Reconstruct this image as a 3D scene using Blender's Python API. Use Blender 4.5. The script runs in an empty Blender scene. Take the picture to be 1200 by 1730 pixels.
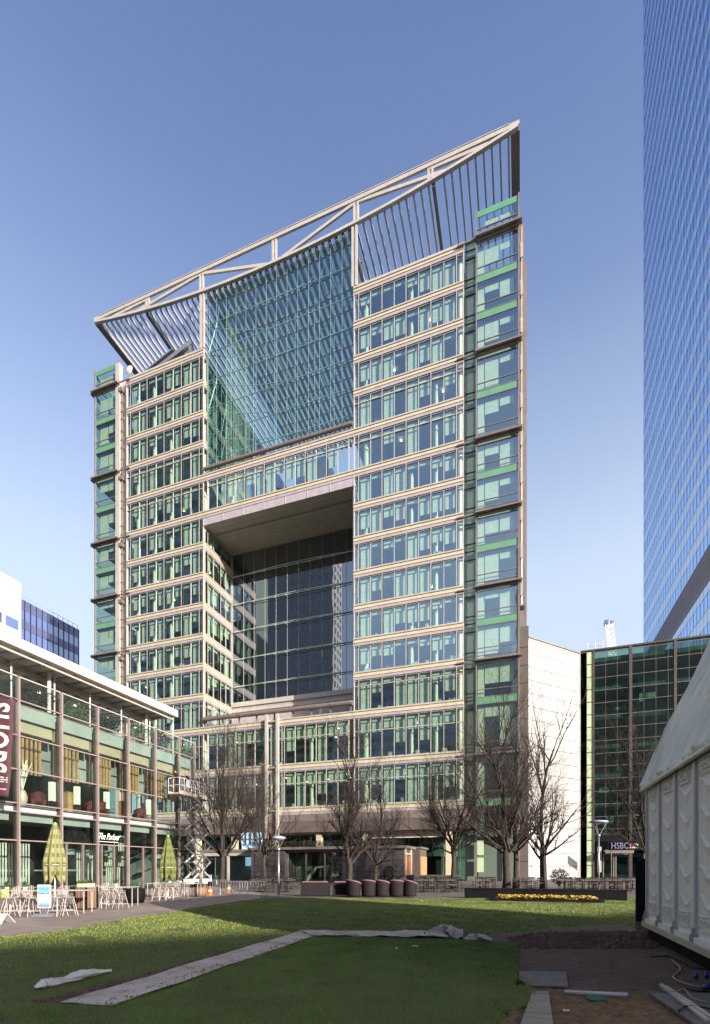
import bpy, math, random
import numpy as np
from mathutils import Vector, Matrix
R = random.Random(7)
SC = bpy.context.scene
COL = SC.collection
PI = math.pi
YAW = math.radians(18.81); CA, SA = math.cos(YAW), math.sin(YAW)
F, CX, HY, EYE = 828.0, 600.0, 1466.0, 1.5

# ------------------------------------------------------------ survey helpers (photo measurements -> metres)
def at(px, dist):
    """ground point seen in column px at a distance dist along the view"""
    u = (px - CX) / F
    return (dist * (-SA + u * CA), dist * (CA + u * SA))
def G(px, py):
    return at(px, F * EYE / (py - HY))
def ratio(px):
    u = (px - CX) / F
    return (-SA + u * CA) / (CA + u * SA)
def dist_of(x, y):
    return y * CA - x * SA

# ------------------------------------------------------------ materials
MATS = {}
def nodes_of(name):
    m = bpy.data.materials.new(name); m.use_nodes = True
    nt = m.node_tree; nt.nodes.clear()
    out = nt.nodes.new('ShaderNodeOutputMaterial')
    MATS[name] = m
    return m, nt, out
def N(nt, t, **kw):
    n = nt.nodes.new(t)
    for k, v in kw.items():
        if k in n.inputs: n.inputs[k].default_value = v
        else: setattr(n, k, v)
    return n
def coord(nt): return nt.nodes.new('ShaderNodeTexCoord').outputs['Object']
def noise(nt, scale, detail=4, vec=None, stretch=None):
    n = N(nt, 'ShaderNodeTexNoise'); n.inputs['Scale'].default_value = scale; n.inputs['Detail'].default_value = detail
    v = vec or coord(nt)
    if stretch:
        mp = N(nt, 'ShaderNodeMapping'); mp.inputs['Scale'].default_value = stretch
        nt.links.new(v, mp.inputs[0]); v = mp.outputs[0]
    nt.links.new(v, n.inputs['Vector'])
    return n.outputs['Fac']
def ramp(nt, fac, stops):
    r = N(nt, 'ShaderNodeValToRGB'); el = r.color_ramp.elements
    while len(el) < len(stops): el.new(0.5)
    for e, (p, c) in zip(el, stops):
        e.position = p; e.color = (c[0], c[1], c[2], 1)
    nt.links.new(fac, r.inputs[0]); return r.outputs[0]
def mix(nt, fac, a, b, mode='MIX'):
    m = N(nt, 'ShaderNodeMix'); m.data_type = 'RGBA'; m.blend_type = mode
    for s, v in ((0, fac), (6, a), (7, b)):
        if isinstance(v, (int, float)): m.inputs[s].default_value = v
        elif isinstance(v, tuple): m.inputs[s].default_value = (v[0], v[1], v[2], 1)
        else: nt.links.new(v, m.inputs[s])
    return m.outputs[2]
def bumpn(nt, h, strength, dist=0.02):
    b = N(nt, 'ShaderNodeBump'); b.inputs['Strength'].default_value = strength; b.inputs['Distance'].default_value = dist
    nt.links.new(h, b.inputs['Height']); return b.outputs[0]
def pbr(name, col, rough=0.5, *a_, **k_):
    m = pbr_(name, col, rough, *a_, **k_)
    if max(col) < 0.036:
        m.node_tree.nodes['Principled BSDF'].inputs['Specular IOR Level'].default_value = 0.12
    return m
def pbr_(name, col, rough=0.5, metal=0.0, var=0.10, ns=1.5, bump=0.0, bs=30, stretch=None, coat=0, tint=None, emit=None):
    m, nt, out = nodes_of(name)
    p = N(nt, 'ShaderNodeBsdfPrincipled'); p.inputs['Roughness'].default_value = rough; p.inputs['Metallic'].default_value = metal
    if coat: p.inputs['Coat Weight'].default_value = coat
    lo = tuple(c * (1 - var) for c in col); hi = tint or tuple(min(1, c * (1 + var)) for c in col)
    f = noise(nt, ns, 5, stretch=stretch)
    c = ramp(nt, f, [(0.3, lo), (0.7, hi)])
    nt.links.new(c, p.inputs['Base Color'])
    if bump: nt.links.new(bumpn(nt, noise(nt, bs, 3, stretch=stretch), bump), p.inputs['Normal'])
    if emit:
        p.inputs['Emission Color'].default_value = (*emit[0], 1); p.inputs['Emission Strength'].default_value = emit[1]
    nt.links.new(p.outputs[0], out.inputs[0])
    return m
def glass(name, tint, refl=0.2, rtint=(1, 1, 1), bump=0.02, bs=0.35, power=4.0, rough=0.0, solid=None, top=0.75):
    m, nt, out = nodes_of(name)
    lw = N(nt, 'ShaderNodeLayerWeight'); lw.inputs['Blend'].default_value = 0.5
    pw = N(nt, 'ShaderNodeMath', operation='POWER'); pw.inputs[1].default_value = power
    nt.links.new(lw.outputs['Facing'], pw.inputs[0])
    ma = N(nt, 'ShaderNodeMath', operation='MULTIPLY_ADD'); ma.inputs[1].default_value = top; ma.inputs[2].default_value = refl
    nt.links.new(pw.outputs[0], ma.inputs[0])
    gl = N(nt, 'ShaderNodeBsdfGlossy'); gl.inputs['Roughness'].default_value = rough; gl.inputs['Color'].default_value = (*rtint, 1)
    if solid:
        tr = N(nt, 'ShaderNodeBsdfDiffuse')
        nt.links.new(ramp(nt, noise(nt, 0.6, 3), [(0.3, tuple(c * 0.85 for c in solid)), (0.7, solid)]), tr.inputs[0])
    else:
        tr = N(nt, 'ShaderNodeBsdfTransparent'); tr.inputs[0].default_value = (*tint, 1)
    if bump:
        b = bumpn(nt, noise(nt, bs, 2), bump, 0.3)
        nt.links.new(b, gl.inputs['Normal'])
    ms = N(nt, 'ShaderNodeMixShader')
    nt.links.new(ma.outputs[0], ms.inputs[0]); nt.links.new(tr.outputs[0], ms.inputs[1]); nt.links.new(gl.outputs[0], ms.inputs[2])
    nt.links.new(ms.outputs[0], out.inputs[0])
    return m

M = {}
M['glass'] = glass('office_glass', (0.80, 0.95, 0.84), 0.32, (0.66, 0.84, 1.0), 0.025)
M['glass_clear'] = glass('clear_glass', (0.80, 0.88, 0.83), 0.09, (0.9, 0.95, 1.0), 0.02)
M['glass_atrium'] = glass('atrium_glass', (0.56, 0.76, 0.73), 0.13, (0.66, 0.84, 0.96), 0.06)
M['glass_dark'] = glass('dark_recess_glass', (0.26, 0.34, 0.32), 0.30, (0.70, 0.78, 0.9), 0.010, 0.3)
M['glass_green'] = glass('bank_green_glass', (0.26, 0.44, 0.37), 0.12, (0.7, 0.95, 0.88), 0.06)
M['glass_tower'] = glass('blue_tower_glass', None, 0.60, (0.56, 0.74, 1.0), 0.04, 0.25, 3, solid=(0.10, 0.18, 0.44), top=0.35)
M['glass_band'] = glass('blue_tower_blind_band', None, 0.45, (0.78, 0.90, 1), 0.05, 0.4, 3, 0.05, solid=(0.62, 0.72, 0.90), top=0.15)
M['glass_navy'] = glass('navy_office_glass', None, 0.35, (0.7, 0.8, 1.0), 0.03, 0.3, 3, solid=(0.10, 0.14, 0.34))
M['navy_spandrel'] = glass('navy_spandrel', None, 0.10, (0.7, 0.7, 0.9), 0.0, 0.3, 3, 0.2, solid=(0.10, 0.12, 0.24))
M['green_panel'] = glass('green_spandrel_glass', None, 0.06, (0.8, 1, 0.9), 0.0, 0.3, 4, 0.1, solid=(0.13, 0.33, 0.20))
M['recess_panel'] = glass('recess_green_grey_panel', None, 0.12, (0.8, 0.95, 0.9), 0.02, 0.3, 3, 0.15, solid=(0.15, 0.20, 0.16))
M['pale_green'] = glass('pale_green_panel', None, 0.05, (0.9, 1, 0.9), 0.0, 0.3, 4, 0.15, solid=(0.50, 0.62, 0.42))
M['bulkhead'] = pbr('beige_bulkhead', (0.40, 0.35, 0.25), 0.6)
M['mauve_metal'] = pbr('mauve_grey_metal', (0.33, 0.27, 0.26), 0.45, 0.2)
M['mint'] = pbr('mint_spandrel', (0.32, 0.37, 0.35), 0.4)
M['beige'] = pbr('beige_metal_band', (0.60, 0.54, 0.39), 0.42, 0.15, 0.08)
M['pink_metal'] = pbr('pale_pink_aluminium', (0.54, 0.50, 0.455), 0.40, 0.25, 0.08)
M['lav_metal'] = pbr('grey_violet_aluminium', (0.44, 0.40, 0.43), 0.42, 0.2, 0.10)
M['brown_metal'] = pbr('brown_grey_metal', (0.24, 0.20, 0.185), 0.45, 0.3, 0.12)
M['dark_metal'] = pbr('dark_bronze_metal', (0.085, 0.072, 0.065), 0.45, 0.3, 0.15)
M['pale_steel'] = pbr('pale_steel_rod', (0.56, 0.66, 0.58), 0.35, 0.4, 0.08)
M['fin'] = pbr('louvre_blade', (0.50, 0.48, 0.48), 0.4, 0.4, 0.1)
M['white_paint'] = pbr('white_paint', (0.60, 0.58, 0.56), 0.4, 0, 0.05)
M['cream'] = pbr('cream_fascia', (0.66, 0.58, 0.51), 0.45, 0, 0.05)
M['stone_white'] = pbr('white_stone_cladding', (0.44, 0.44, 0.43), 0.5, 0, 0.04, 0.8)
M['soffit'] = pbr('soffit_panels', (0.48, 0.45, 0.38), 0.5, 0.1, 0.08, 0.7)
M['blind'] = pbr('roller_blind', (0.70, 0.76, 0.66), 0.8, 0, 0.10, 2)
M['blind_box'] = pbr('blind_box', (0.62, 0.72, 0.62), 0.7, 0, 0.06)
M['interior'] = pbr('office_interior_wall', (0.21, 0.25, 0.24), 0.8, 0, 0.5, 0.5)
M['ceiling'] = pbr('office_ceiling', (0.42, 0.46, 0.44), 0.8, 0, 0.1, 0.7)
M['column'] = pbr('interior_column', (0.74, 0.78, 0.62), 0.7, 0, 0.05)
M['desk'] = pbr('office_desk', (0.5, 0.55, 0.48), 0.7, 0, 0.3, 2)
M['grey_stone'] = pbr('dark_grey_stone', (0.085, 0.08, 0.085), 0.5, 0, 0.12, 1)
M['brown_clad'] = pbr('brown_stone_cladding', (0.13, 0.105, 0.095), 0.5, 0.1, 0.12, 1)
M['black'] = pbr('black_matt', (0.009, 0.009, 0.010), 0.8, 0, 0.2)
M['roof'] = pbr('roof_grey', (0.25, 0.25, 0.25), 0.8)
M['terracotta'] = pbr('red_brown_timber_door', (0.36, 0.11, 0.055), 0.5, 0, 0.25, 3, stretch=(4, 4, 0.6))
M['ochre'] = pbr('ochre_panel', (0.42, 0.24, 0.12), 0.6, 0, 0.2, 2)
M['wood'] = pbr('slat_timber', (0.36, 0.23, 0.11), 0.6, 0, 0.2, 4)
M['old_wood'] = pbr('weathered_brown_wood', (0.17, 0.11, 0.075), 0.75, 0, 0.35, 5, 0.4, 40, (1, 1, 0.12))
M['bark'] = pbr('tree_bark', (0.042, 0.032, 0.028), 0.9, 0, 0.45, 8, 0.5, 40)
M['twig'] = pbr('tree_twigs', (0.036, 0.026, 0.024), 0.85, 0, 0.3, 3)
M['leaf'] = pbr('shrub_leaves', (0.045, 0.085, 0.025), 0.6, 0, 0.5, 6)
M['hedge_dark'] = pbr('dark_hedge_leaves', (0.020, 0.028, 0.014), 0.7, 0, 0.5, 6)
M['stool'] = pbr('white_wire', (0.62, 0.56, 0.52), 0.4, 0.3, 0.06)
M['galv'] = pbr('galvanised_steel', (0.42, 0.42, 0.45), 0.35, 0.7, 0.15, 3)
M['lift_white'] = pbr('lift_white_grey_paint', (0.80, 0.78, 0.80), 0.4, 0.2, 0.1)
M['lamp_disc'] = pbr('lamp_reflector_disc', (0.42, 0.45, 0.62), 0.35, 0.1, 0.05)
M['cloth_dark'] = pbr('dark_jacket_cloth', (0.022, 0.022, 0.028), 0.9, 0, 0.2)
M['trouser'] = pbr('navy_trouser_cloth', (0.03, 0.035, 0.06), 0.9)
M['skin'] = pbr('skin', (0.42, 0.24, 0.17), 0.55)
M['hair'] = pbr('dark_hair', (0.02, 0.014, 0.010), 0.7)
M['orange'] = pbr('orange_plastic', (0.50, 0.15, 0.02), 0.45)
M['red'] = pbr('red_upholstery', (0.07, 0.008, 0.012), 0.7)
M['lime'] = pbr('lime_fabric', (0.45, 0.62, 0.06), 0.7)
M['blue_plastic'] = pbr('blue_plastic', (0.05, 0.09, 0.35), 0.4)
M['board'] = pbr('dark_grey_board', (0.13, 0.115, 0.105), 0.7, 0, 0.3, 4, 0.3)
M['plank'] = pbr('pale_weathered_plank', (0.27, 0.24, 0.19), 0.8, 0, 0.25, 3, 0.4, 30, (0.4, 4, 1))
M['lath'] = pbr('pale_lath', (0.42, 0.41, 0.44), 0.6)
M['batten'] = pbr('pale_timber_batten', (0.45, 0.40, 0.33), 0.7)
def dirty_sheet():
    m, nt, out = nodes_of('grubby_white_sheeting'); p = N(nt, 'ShaderNodeBsdfPrincipled'); p.inputs['Roughness'].default_value = .6
    base = ramp(nt, noise(nt, 1.6, 6, stretch=(1, 1, .3)), [(.3, (.40, .33, .27)), (.62, (.60, .52, .45))])
    d1 = ramp(nt, noise(nt, 3.3, 8), [(.54, (0, 0, 0)), (.68, (1, 1, 1))]); d2 = ramp(nt, noise(nt, 38, 3), [(.60, (0, 0, 0)), (.66, (1, 1, 1))])
    c = mix(nt, d1, base, (.24, .17, .12)); c = mix(nt, d2, c, (.10, .065, .045)); nt.links.new(c, p.inputs[0])
    nt.links.new(bumpn(nt, noise(nt, 9, 6, stretch=(1, 1, .4)), 0.9, .05), p.inputs['Normal']); nt.links.new(p.outputs[0], out.inputs[0]); return m
M['poly'] = dirty_sheet()
M['rattan'] = pbr('dark_woven_rattan', (0.022, 0.019, 0.022), 0.6, 0, 0.3, 20, 0.6, 80)
M['cushion'] = pbr('mauve_cushion', (0.20, 0.11, 0.12), 0.9)
M['chair_metal'] = pbr('dark_chair_metal', (0.03, 0.028, 0.028), 0.4, 0.4)
M['chair_seat'] = pbr('worn_timber_slat', (0.14, 0.10, 0.08), 0.6)
M['table_top'] = pbr('pale_table_top', (0.17, 0.15, 0.145), 0.4)
M['banner'] = pbr('maroon_banner_cloth', (0.075, 0.026, 0.036), 0.8, 0, 0.12, 2)
M['letter'] = pbr('white_lettering', (0.80, 0.74, 0.72), 0.6, 0, 0.03)
M['sign_glow'] = pbr('lit_script_lettering', (0.9, 0.9, 0.8), 0.5, 0, 0.02, emit=((1, 0.95, 0.8), 1.2))
M['lit_blue'] = pbr('lit_room_blue', (0.3, 0.45, 0.6), 0.6, emit=((0.35, 0.6, 0.8), 0.35))
M['lit_orange'] = pbr('lit_room_orange', (0.6, 0.3, 0.05), 0.6, emit=((1, 0.45, 0.08), 0.8))
M['downlight'] = pbr('ceiling_downlight', (0.9, 0.85, 0.7), 0.5, emit=((1, 0.85, 0.55), 3.0))
M['screen_pic'] = None
M['hsbc_white'] = pbr('bank_letter_white', (0.22, 0.22, 0.36), 0.4, 0, 0.03)
M['hsbc_red'] = pbr('emblem_red', (0.28, 0.03, 0.07), 0.4, 0, 0.03)
M['crane'] = pbr('pale_crane_paint', (0.85, 0.82, 0.84), 0.5)
M['petal'] = pbr('yellow_petals', (0.50, 0.33, 0.06), 0.7, 0, 0.5, 14)
M['green_scrap'] = pbr('green_mat', (0.02, 0.12, 0.06), 0.8)
M['recess_dark'] = pbr('dark_green_grey_stone', (0.12, 0.18, 0.14), 0.5)
M['tile_dark'] = pbr('dark_tower_stone', (0.40, 0.37, 0.35), 0.5, 0.1)

# ground materials -------------------------------------------------
def ground_mat(name, c1, c2, c3, s1, s2, bump=0.4, bs=60, rough=0.9, joints=None, stretch=None, patch=None):
    m, nt, out = nodes_of(name)
    p = N(nt, 'ShaderNodeBsdfPrincipled'); p.inputs['Roughness'].default_value = rough
    a = ramp(nt, noise(nt, s1, 5), [(0.32, c1), (0.68, c2)])
    b = noise(nt, s2, 6, stretch=stretch)
    r = ramp(nt, b, [(0.42, (0, 0, 0)), (0.72, (1, 1, 1))])
    c = mix(nt, r, a, c3)
    if patch:
        rr = ramp(nt, noise(nt, patch[0], 3, stretch=patch[3] if len(patch) > 3 else None), [(patch[1], (0, 0, 0)), (patch[1] + 0.12, (1, 1, 1))])
        c = mix(nt, rr, c, patch[2])
    h = noise(nt, bs, 4)
    if joints:
        br = N(nt, 'ShaderNodeTexBrick'); br.inputs['Scale'].default_value = 1.0
        br.inputs['Brick Width'].default_value = joints[0]; br.inputs['Row Height'].default_value = joints[1]
        br.inputs['Mortar Size'].default_value = joints[2]; br.inputs['Color1'].default_value = (1, 1, 1, 1)
        br.inputs['Color2'].default_value = (0.82, 0.82, 0.82, 1); br.inputs['Mortar'].default_value = (0.45, 0.45, 0.45, 1)
        nt.links.new(coord(nt), br.inputs['Vector'])
        c = mix(nt, 1.0, c, br.outputs['Color'], 'MULTIPLY')
    nt.links.new(c, p.inputs['Base Color'])
    nt.links.new(bumpn(nt, h, bump, 0.03), p.inputs['Normal'])
    nt.links.new(p.outputs[0], out.inputs[0]); M[name] = m
ground_mat('lawn_mat', (0.065, 0.105, 0.014), (0.095, 0.140, 0.018), (0.120, 0.130, 0.035), 0.6, 2.5, 0.8, 90, patch=(0.35, 0.66, (0.10, 0.085, 0.04), (0.6, 1.6, 1)))
ground_mat('turf_mat', (0.080, 0.115, 0.018), (0.110, 0.150, 0.024), (0.120, 0.130, 0.045), 1.2, 3.5, 0.8, 110)
ground_mat('soil_mat', (0.115, 0.068, 0.048), (0.170, 0.105, 0.072), (0.065, 0.040, 0.028), 1.3, 5.0, 1.0, 26, stretch=(1, 2.5, 1))
ground_mat('straw_mat', (0.18, 0.105, 0.048), (0.27, 0.16, 0.07), (0.10, 0.06, 0.032), 3.0, 14.0, 1.0, 60)
ground_mat('paving_mat', (0.28, 0.235, 0.205), (0.36, 0.30, 0.265), (0.23, 0.18, 0.155), 0.5, 1.4, 0.1, 40, 0.7, joints=(0.9, 0.6, 0.008))
ground_mat('plaza_mat', (0.14, 0.12, 0.115), (0.19, 0.165, 0.15), (0.10, 0.085, 0.08), 0.4, 1.2, 0.1, 40, 0.7, joints=(0.6, 0.6, 0.010))

# ------------------------------------------------------------ mesh builder
class MB:
    def __init__(s, fr=None):
        s.v = []; s.f = []; s.fr = fr
    def P(s, a, b, z):
        if s.fr is None: return (a, b, z)
        ox, oy, sx, sy, dx, dy = s.fr
        return (ox + a * sx + b * dx, oy + a * sy + b * dy, z)
    def add(s, vs, fs):
        n = len(s.v); s.v += [s.P(*v) for v in vs]; s.f += [tuple(i + n for i in f) for f in fs]; return s
    def box(s, a0, a1, b0, b1, z0, z1):
        return s.add([(a0, b0, z0), (a1, b0, z0), (a1, b1, z0), (a0, b1, z0), (a0, b0, z1), (a1, b0, z1), (a1, b1, z1), (a0, b1, z1)],
              [(0, 3, 2, 1), (4, 5, 6, 7), (0, 1, 5, 4), (1, 2, 6, 5), (2, 3, 7, 6), (3, 0, 4, 7)])
    def quad(s, a, b, c, d): return s.add([a, b, c, d], [(0, 1, 2, 3)])
    def pane(s, a0, a1, b, z0, z1): return s.add([(a0, b, z0), (a1, b, z0), (a1, b, z1), (a0, b, z1)], [(0, 1, 2, 3)])
    def bar(s, p, q, w, h=None, up=(0, 0, 1)):
        p = Vector(p); q = Vector(q); h = h or w
        d = (q - p); 
        if d.length < 1e-6: return s
        d.normalize(); u = Vector(up)
        if abs(d.dot(u)) > 0.98: u = Vector((0, 1, 0))
        x = d.cross(u).normalized() * (w / 2); y = x.cross(d).normalized() * (h / 2)
        vs = [p - x - y, p + x - y, p + x + y, p - x + y, q - x - y, q + x - y, q + x + y, q - x + y]
        return s.add([tuple(v) for v in vs], [(0, 1, 2, 3), (7, 6, 5, 4), (0, 4, 5, 1), (1, 5, 6, 2), (2, 6, 7, 3), (3, 7, 4, 0)])
    def tube(s, pts, r, n=6, cap=True):
        pts = [Vector(p) for p in pts]; rs = r if isinstance(r, (list, tuple)) else [r] * len(pts)
        vs = []; fs = []; pu = None
        for i, p in enumerate(pts):
            d = (pts[min(i + 1, len(pts) - 1)] - pts[max(i - 1, 0)])
            if d.length < 1e-7: d = Vector((0, 0, 1))
            d.normalize()
            u = pu - d * pu.dot(d) if pu is not None else (Vector((0, 0, 1)).cross(d) if abs(d.z) < 0.9 else Vector((1, 0, 0)).cross(d))
            if u.length < 1e-6: u = Vector((1, 0, 0)).cross(d)
            u.normalize(); pu = u; w = d.cross(u)
            for k in range(n):
                a = 2 * PI * k / n
                vs.append(tuple(p + (u * math.cos(a) + w * math.sin(a)) * rs[i]))
        for i in range(len(pts) - 1):
            for k in range(n):
                k2 = (k + 1) % n
                fs.append((i * n + k, i * n + k2, (i + 1) * n + k2, (i + 1) * n + k))
        if cap:
            fs.append(tuple(range(n - 1, -1, -1))); b = (len(pts) - 1) * n; fs.append(tuple(b + k for k in range(n)))
        return s.add(vs, fs)
    def lathe(s, c, prof, n=16, sx=1, sy=1):
        vs = []; fs = []
        for r, z in prof:
            for k in range(n):
                a = 2 * PI * k / n
                vs.append((c[0] + r * math.cos(a) * sx, c[1] + r * math.sin(a) * sy, c[2] + z))
        for i in range(len(prof) - 1):
            for k in range(n):
                k2 = (k + 1) % n
                fs.append((i * n + k, i * n + k2, (i + 1) * n + k2, (i + 1) * n + k))
        fs.append(tuple(range(n - 1, -1, -1))); b = (len(prof) - 1) * n; fs.append(tuple(b + k for k in range(n)))
        return s.add(vs, fs)
    def poly(s, pts, z0, z1=None):
        n = len(pts)
        if z1 is None: return s.add([(p[0], p[1], z0) for p in pts], [tuple(range(n))])
        return s.add([(p[0], p[1], z0) for p in pts] + [(p[0], p[1], z1) for p in pts],
                     [tuple(range(n - 1, -1, -1)), tuple(range(n, 2 * n))] + [(i, (i + 1) % n, n + (i + 1) % n, n + i) for i in range(n)])
    def grid(s, fn, nu, nv):
        vs = [fn(i / nu, j / nv) for j in range(nv + 1) for i in range(nu + 1)]
        return s.add(vs, [(j * (nu + 1) + i, j * (nu + 1) + i + 1, (j + 1) * (nu + 1) + i + 1, (j + 1) * (nu + 1) + i) for j in range(nv) for i in range(nu)])
    def build(s, name, m, parent=None, smooth=False, origin=None):
        o3 = origin if origin is not None else (ORG.get(parent.name, (0, 0, 0)) if parent else (0, 0, 0))
        me = bpy.data.meshes.new(name)
        me.from_pydata([(x - o3[0], y - o3[1], z - o3[2]) for x, y, z in s.v], [], s.f)
        me.materials.append(m); 
        if smooth:
            me.polygons.foreach_set('use_smooth', [True] * len(me.polygons))
        me.update()
        o = bpy.data.objects.new(name, me); COL.objects.link(o)
        if parent: o.parent = parent; ORG[o.name] = o3
        elif origin is not None: o.location = origin; ORG[o.name] = o3
        return o
ORG = {}
def tag(o, label=None, cat=None, group=None, kind=None):
    if label: o['label'] = label
    if cat: o['category'] = cat
    if group: o['group'] = group
    if kind: o['kind'] = kind
    return o
def thing(name, label, cat, loc=(0, 0, 0), rz=0, group=None):
    o = bpy.data.objects.new(name, None); COL.objects.link(o); o.location = loc; o.rotation_euler = (0, 0, rz)
    o.empty_display_size = 0.3
    ORG[o.name] = loc
    return tag(o, label, cat, group)
def proto(name, cat):
    """a thing built round the world origin, moved later"""
    return thing(name, None, cat)
def copy_tree(o, parent=None):
    c = o.copy(); COL.objects.link(c); c.parent = parent
    for ch in list(o.children): copy_tree(ch, c)
    return c
USED = set()
def place(pr, loc, rz, label, group=None, sc=None):
    if pr.name in USED: o = copy_tree(pr)
    else: o = pr; USED.add(pr.name)
    o.location = loc; o.rotation_euler = (0, 0, rz)
    if sc: o.scale = (sc, sc, sc)
    o['label'] = label
    if group: o['group'] = group
    return o
def text_mb(body, size, width=None, extrude=0.01, bold=0.0, shear=0, spacing=1.0):
    cu = bpy.data.curves.new('lettering', 'FONT'); cu.body = body; cu.size = size; cu.extrude = extrude; cu.offset = bold; cu.shear = shear
    cu.align_x = 'CENTER'; cu.align_y = 'CENTER'; cu.resolution_u = 3; cu.space_character = spacing
    ob = bpy.data.objects.new('lettering', cu); COL.objects.link(ob)
    bpy.context.view_layer.update()
    me = bpy.data.meshes.new_from_object(ob.evaluated_get(bpy.context.evaluated_depsgraph_get()))
    vs = [tuple(v.co) for v in me.vertices]; fs = [tuple(p.vertices) for p in me.polygons]
    bpy.data.objects.remove(ob); bpy.data.curves.remove(cu); bpy.data.meshes.remove(me)
    if width:
        xs = [v[0] for v in vs]; k = width / (max(xs) - min(xs)); vs = [(v[0] * k, v[1], v[2]) for v in vs]
    return vs, fs
# ============================================================ camera, light, sky
cd = bpy.data.cameras.new('camera'); cam = bpy.data.objects.new('camera', cd); COL.objects.link(cam)
cam.location = (0, 0, EYE); cam.rotation_euler = (PI / 2, 0, YAW)
cd.sensor_fit = 'HORIZONTAL'; cd.sensor_width = 36; cd.lens = 36 * F / 1200
cd.shift_y = (HY - 865) / 1200; cd.clip_start = 0.05; cd.clip_end = 3000
SC.camera = cam
SUN_AZ, SUN_EL = math.radians(60), math.radians(18)   # from -Y towards +X
sdir = Vector((math.sin(SUN_AZ) * math.cos(SUN_EL), -math.cos(SUN_AZ) * math.cos(SUN_EL), math.sin(SUN_EL)))
ld = bpy.data.lights.new('sun', 'SUN'); ld.energy = 3.6; ld.angle = math.radians(0.5); ld.color = (1.0, 0.89, 0.76)
sun = bpy.data.objects.new('sun', ld); COL.objects.link(sun); sun.rotation_euler = sdir.to_track_quat('Z', 'Y').to_euler()
sun.location = (40, -40, 60)
w = bpy.data.worlds.new('World'); SC.world = w; w.use_nodes = True
nt = w.node_tree; nt.nodes.clear()
sky = nt.nodes.new('ShaderNodeTexSky'); sky.sky_type = 'NISHITA'; sky.sun_disc = False
sky.sun_elevation = SUN_EL; sky.sun_rotation = math.atan2(sdir.x, sdir.y)
sky.altitude = 0; sky.air_density = 1.0; sky.dust_density = 4.0; sky.ozone_density = 4.0
bg = nt.nodes.new('ShaderNodeBackground'); bg.inputs['Strength'].default_value = 0.15
wo = nt.nodes.new('ShaderNodeOutputWorld')
tn = nt.nodes.new('ShaderNodeMix'); tn.data_type = 'RGBA'; tn.blend_type = 'MULTIPLY'; tn.inputs[0].default_value = 1; tn.inputs[7].default_value = (1.18, 0.98, 0.95, 1)
nt.links.new(sky.outputs[0], tn.inputs[6])
tcw = nt.nodes.new('ShaderNodeTexCoord'); sxw = nt.nodes.new('ShaderNodeSeparateXYZ'); nt.links.new(tcw.outputs['Generated'], sxw.inputs[0])
hz_ = nt.nodes.new('ShaderNodeValToRGB'); el = hz_.color_ramp.elements
for _ in range(4): el.new(.5)
for e, (p, v) in zip(el, ((0, .85), (.30, .72), (.46, .70), (.60, .42), (.74, .15), (.90, 0))): e.position = p; e.color = (v, v, v, 1)
nt.links.new(sxw.outputs[2], hz_.inputs[0])
cl_ = nt.nodes.new('ShaderNodeTexNoise'); cl_.inputs['Scale'].default_value = 2.2; cl_.inputs['Detail'].default_value = 6
mpw = nt.nodes.new('ShaderNodeMapping'); mpw.inputs['Scale'].default_value = (1, 1, 3.5); nt.links.new(tcw.outputs['Generated'], mpw.inputs[0]); nt.links.new(mpw.outputs[0], cl_.inputs['Vector'])
ma_ = nt.nodes.new('ShaderNodeMath'); ma_.operation = 'MULTIPLY_ADD'; ma_.inputs[1].default_value = .10; ma_.inputs[2].default_value = -.04; nt.links.new(cl_.outputs['Fac'], ma_.inputs[0])
ad_ = nt.nodes.new('ShaderNodeMath'); ad_.operation = 'ADD'; ad_.use_clamp = True; nt.links.new(hz_.outputs[0], ad_.inputs[0]); nt.links.new(ma_.outputs[0], ad_.inputs[1])
hm = nt.nodes.new('ShaderNodeMix'); hm.data_type = 'RGBA'; nt.links.new(ad_.outputs[0], hm.inputs[0]); nt.links.new(tn.outputs[2], hm.inputs[6]); hm.inputs[7].default_value = (2.05, 2.35, 2.75, 1)
dk_ = nt.nodes.new('ShaderNodeValToRGB'); dk_.color_ramp.elements[0].position = .50; dk_.color_ramp.elements[0].color = (1, 1, 1, 1)
dk_.color_ramp.elements[1].position = .93; dk_.color_ramp.elements[1].color = (.66, .71, .80, 1); nt.links.new(sxw.outputs[2], dk_.inputs[0])
fm_ = nt.nodes.new('ShaderNodeMix'); fm_.data_type = 'RGBA'; fm_.blend_type = 'MULTIPLY'; fm_.inputs[0].default_value = 1; nt.links.new(hm.outputs[2], fm_.inputs[6]); nt.links.new(dk_.outputs[0], fm_.inputs[7])
nt.links.new(fm_.outputs[2], bg.inputs[0]); nt.links.new(bg.outputs[0], wo.inputs[0])
SC.view_settings.view_transform = 'Standard'; SC.view_settings.look = 'None'; SC.view_settings.gamma = 1
SC.view_settings.exposure = 1.38
try:
    SC.cycles.max_bounces = 10; SC.cycles.transparent_max_bounces = 16; SC.cycles.glossy_bounces = 4; SC.cycles.diffuse_bounces = 3
    SC.cycles.caustics_reflective = False; SC.cycles.caustics_refractive = False; SC.cycles.use_denoising = True
    SC.cycles.sample_clamp_indirect = 6
except Exception: pass

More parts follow.
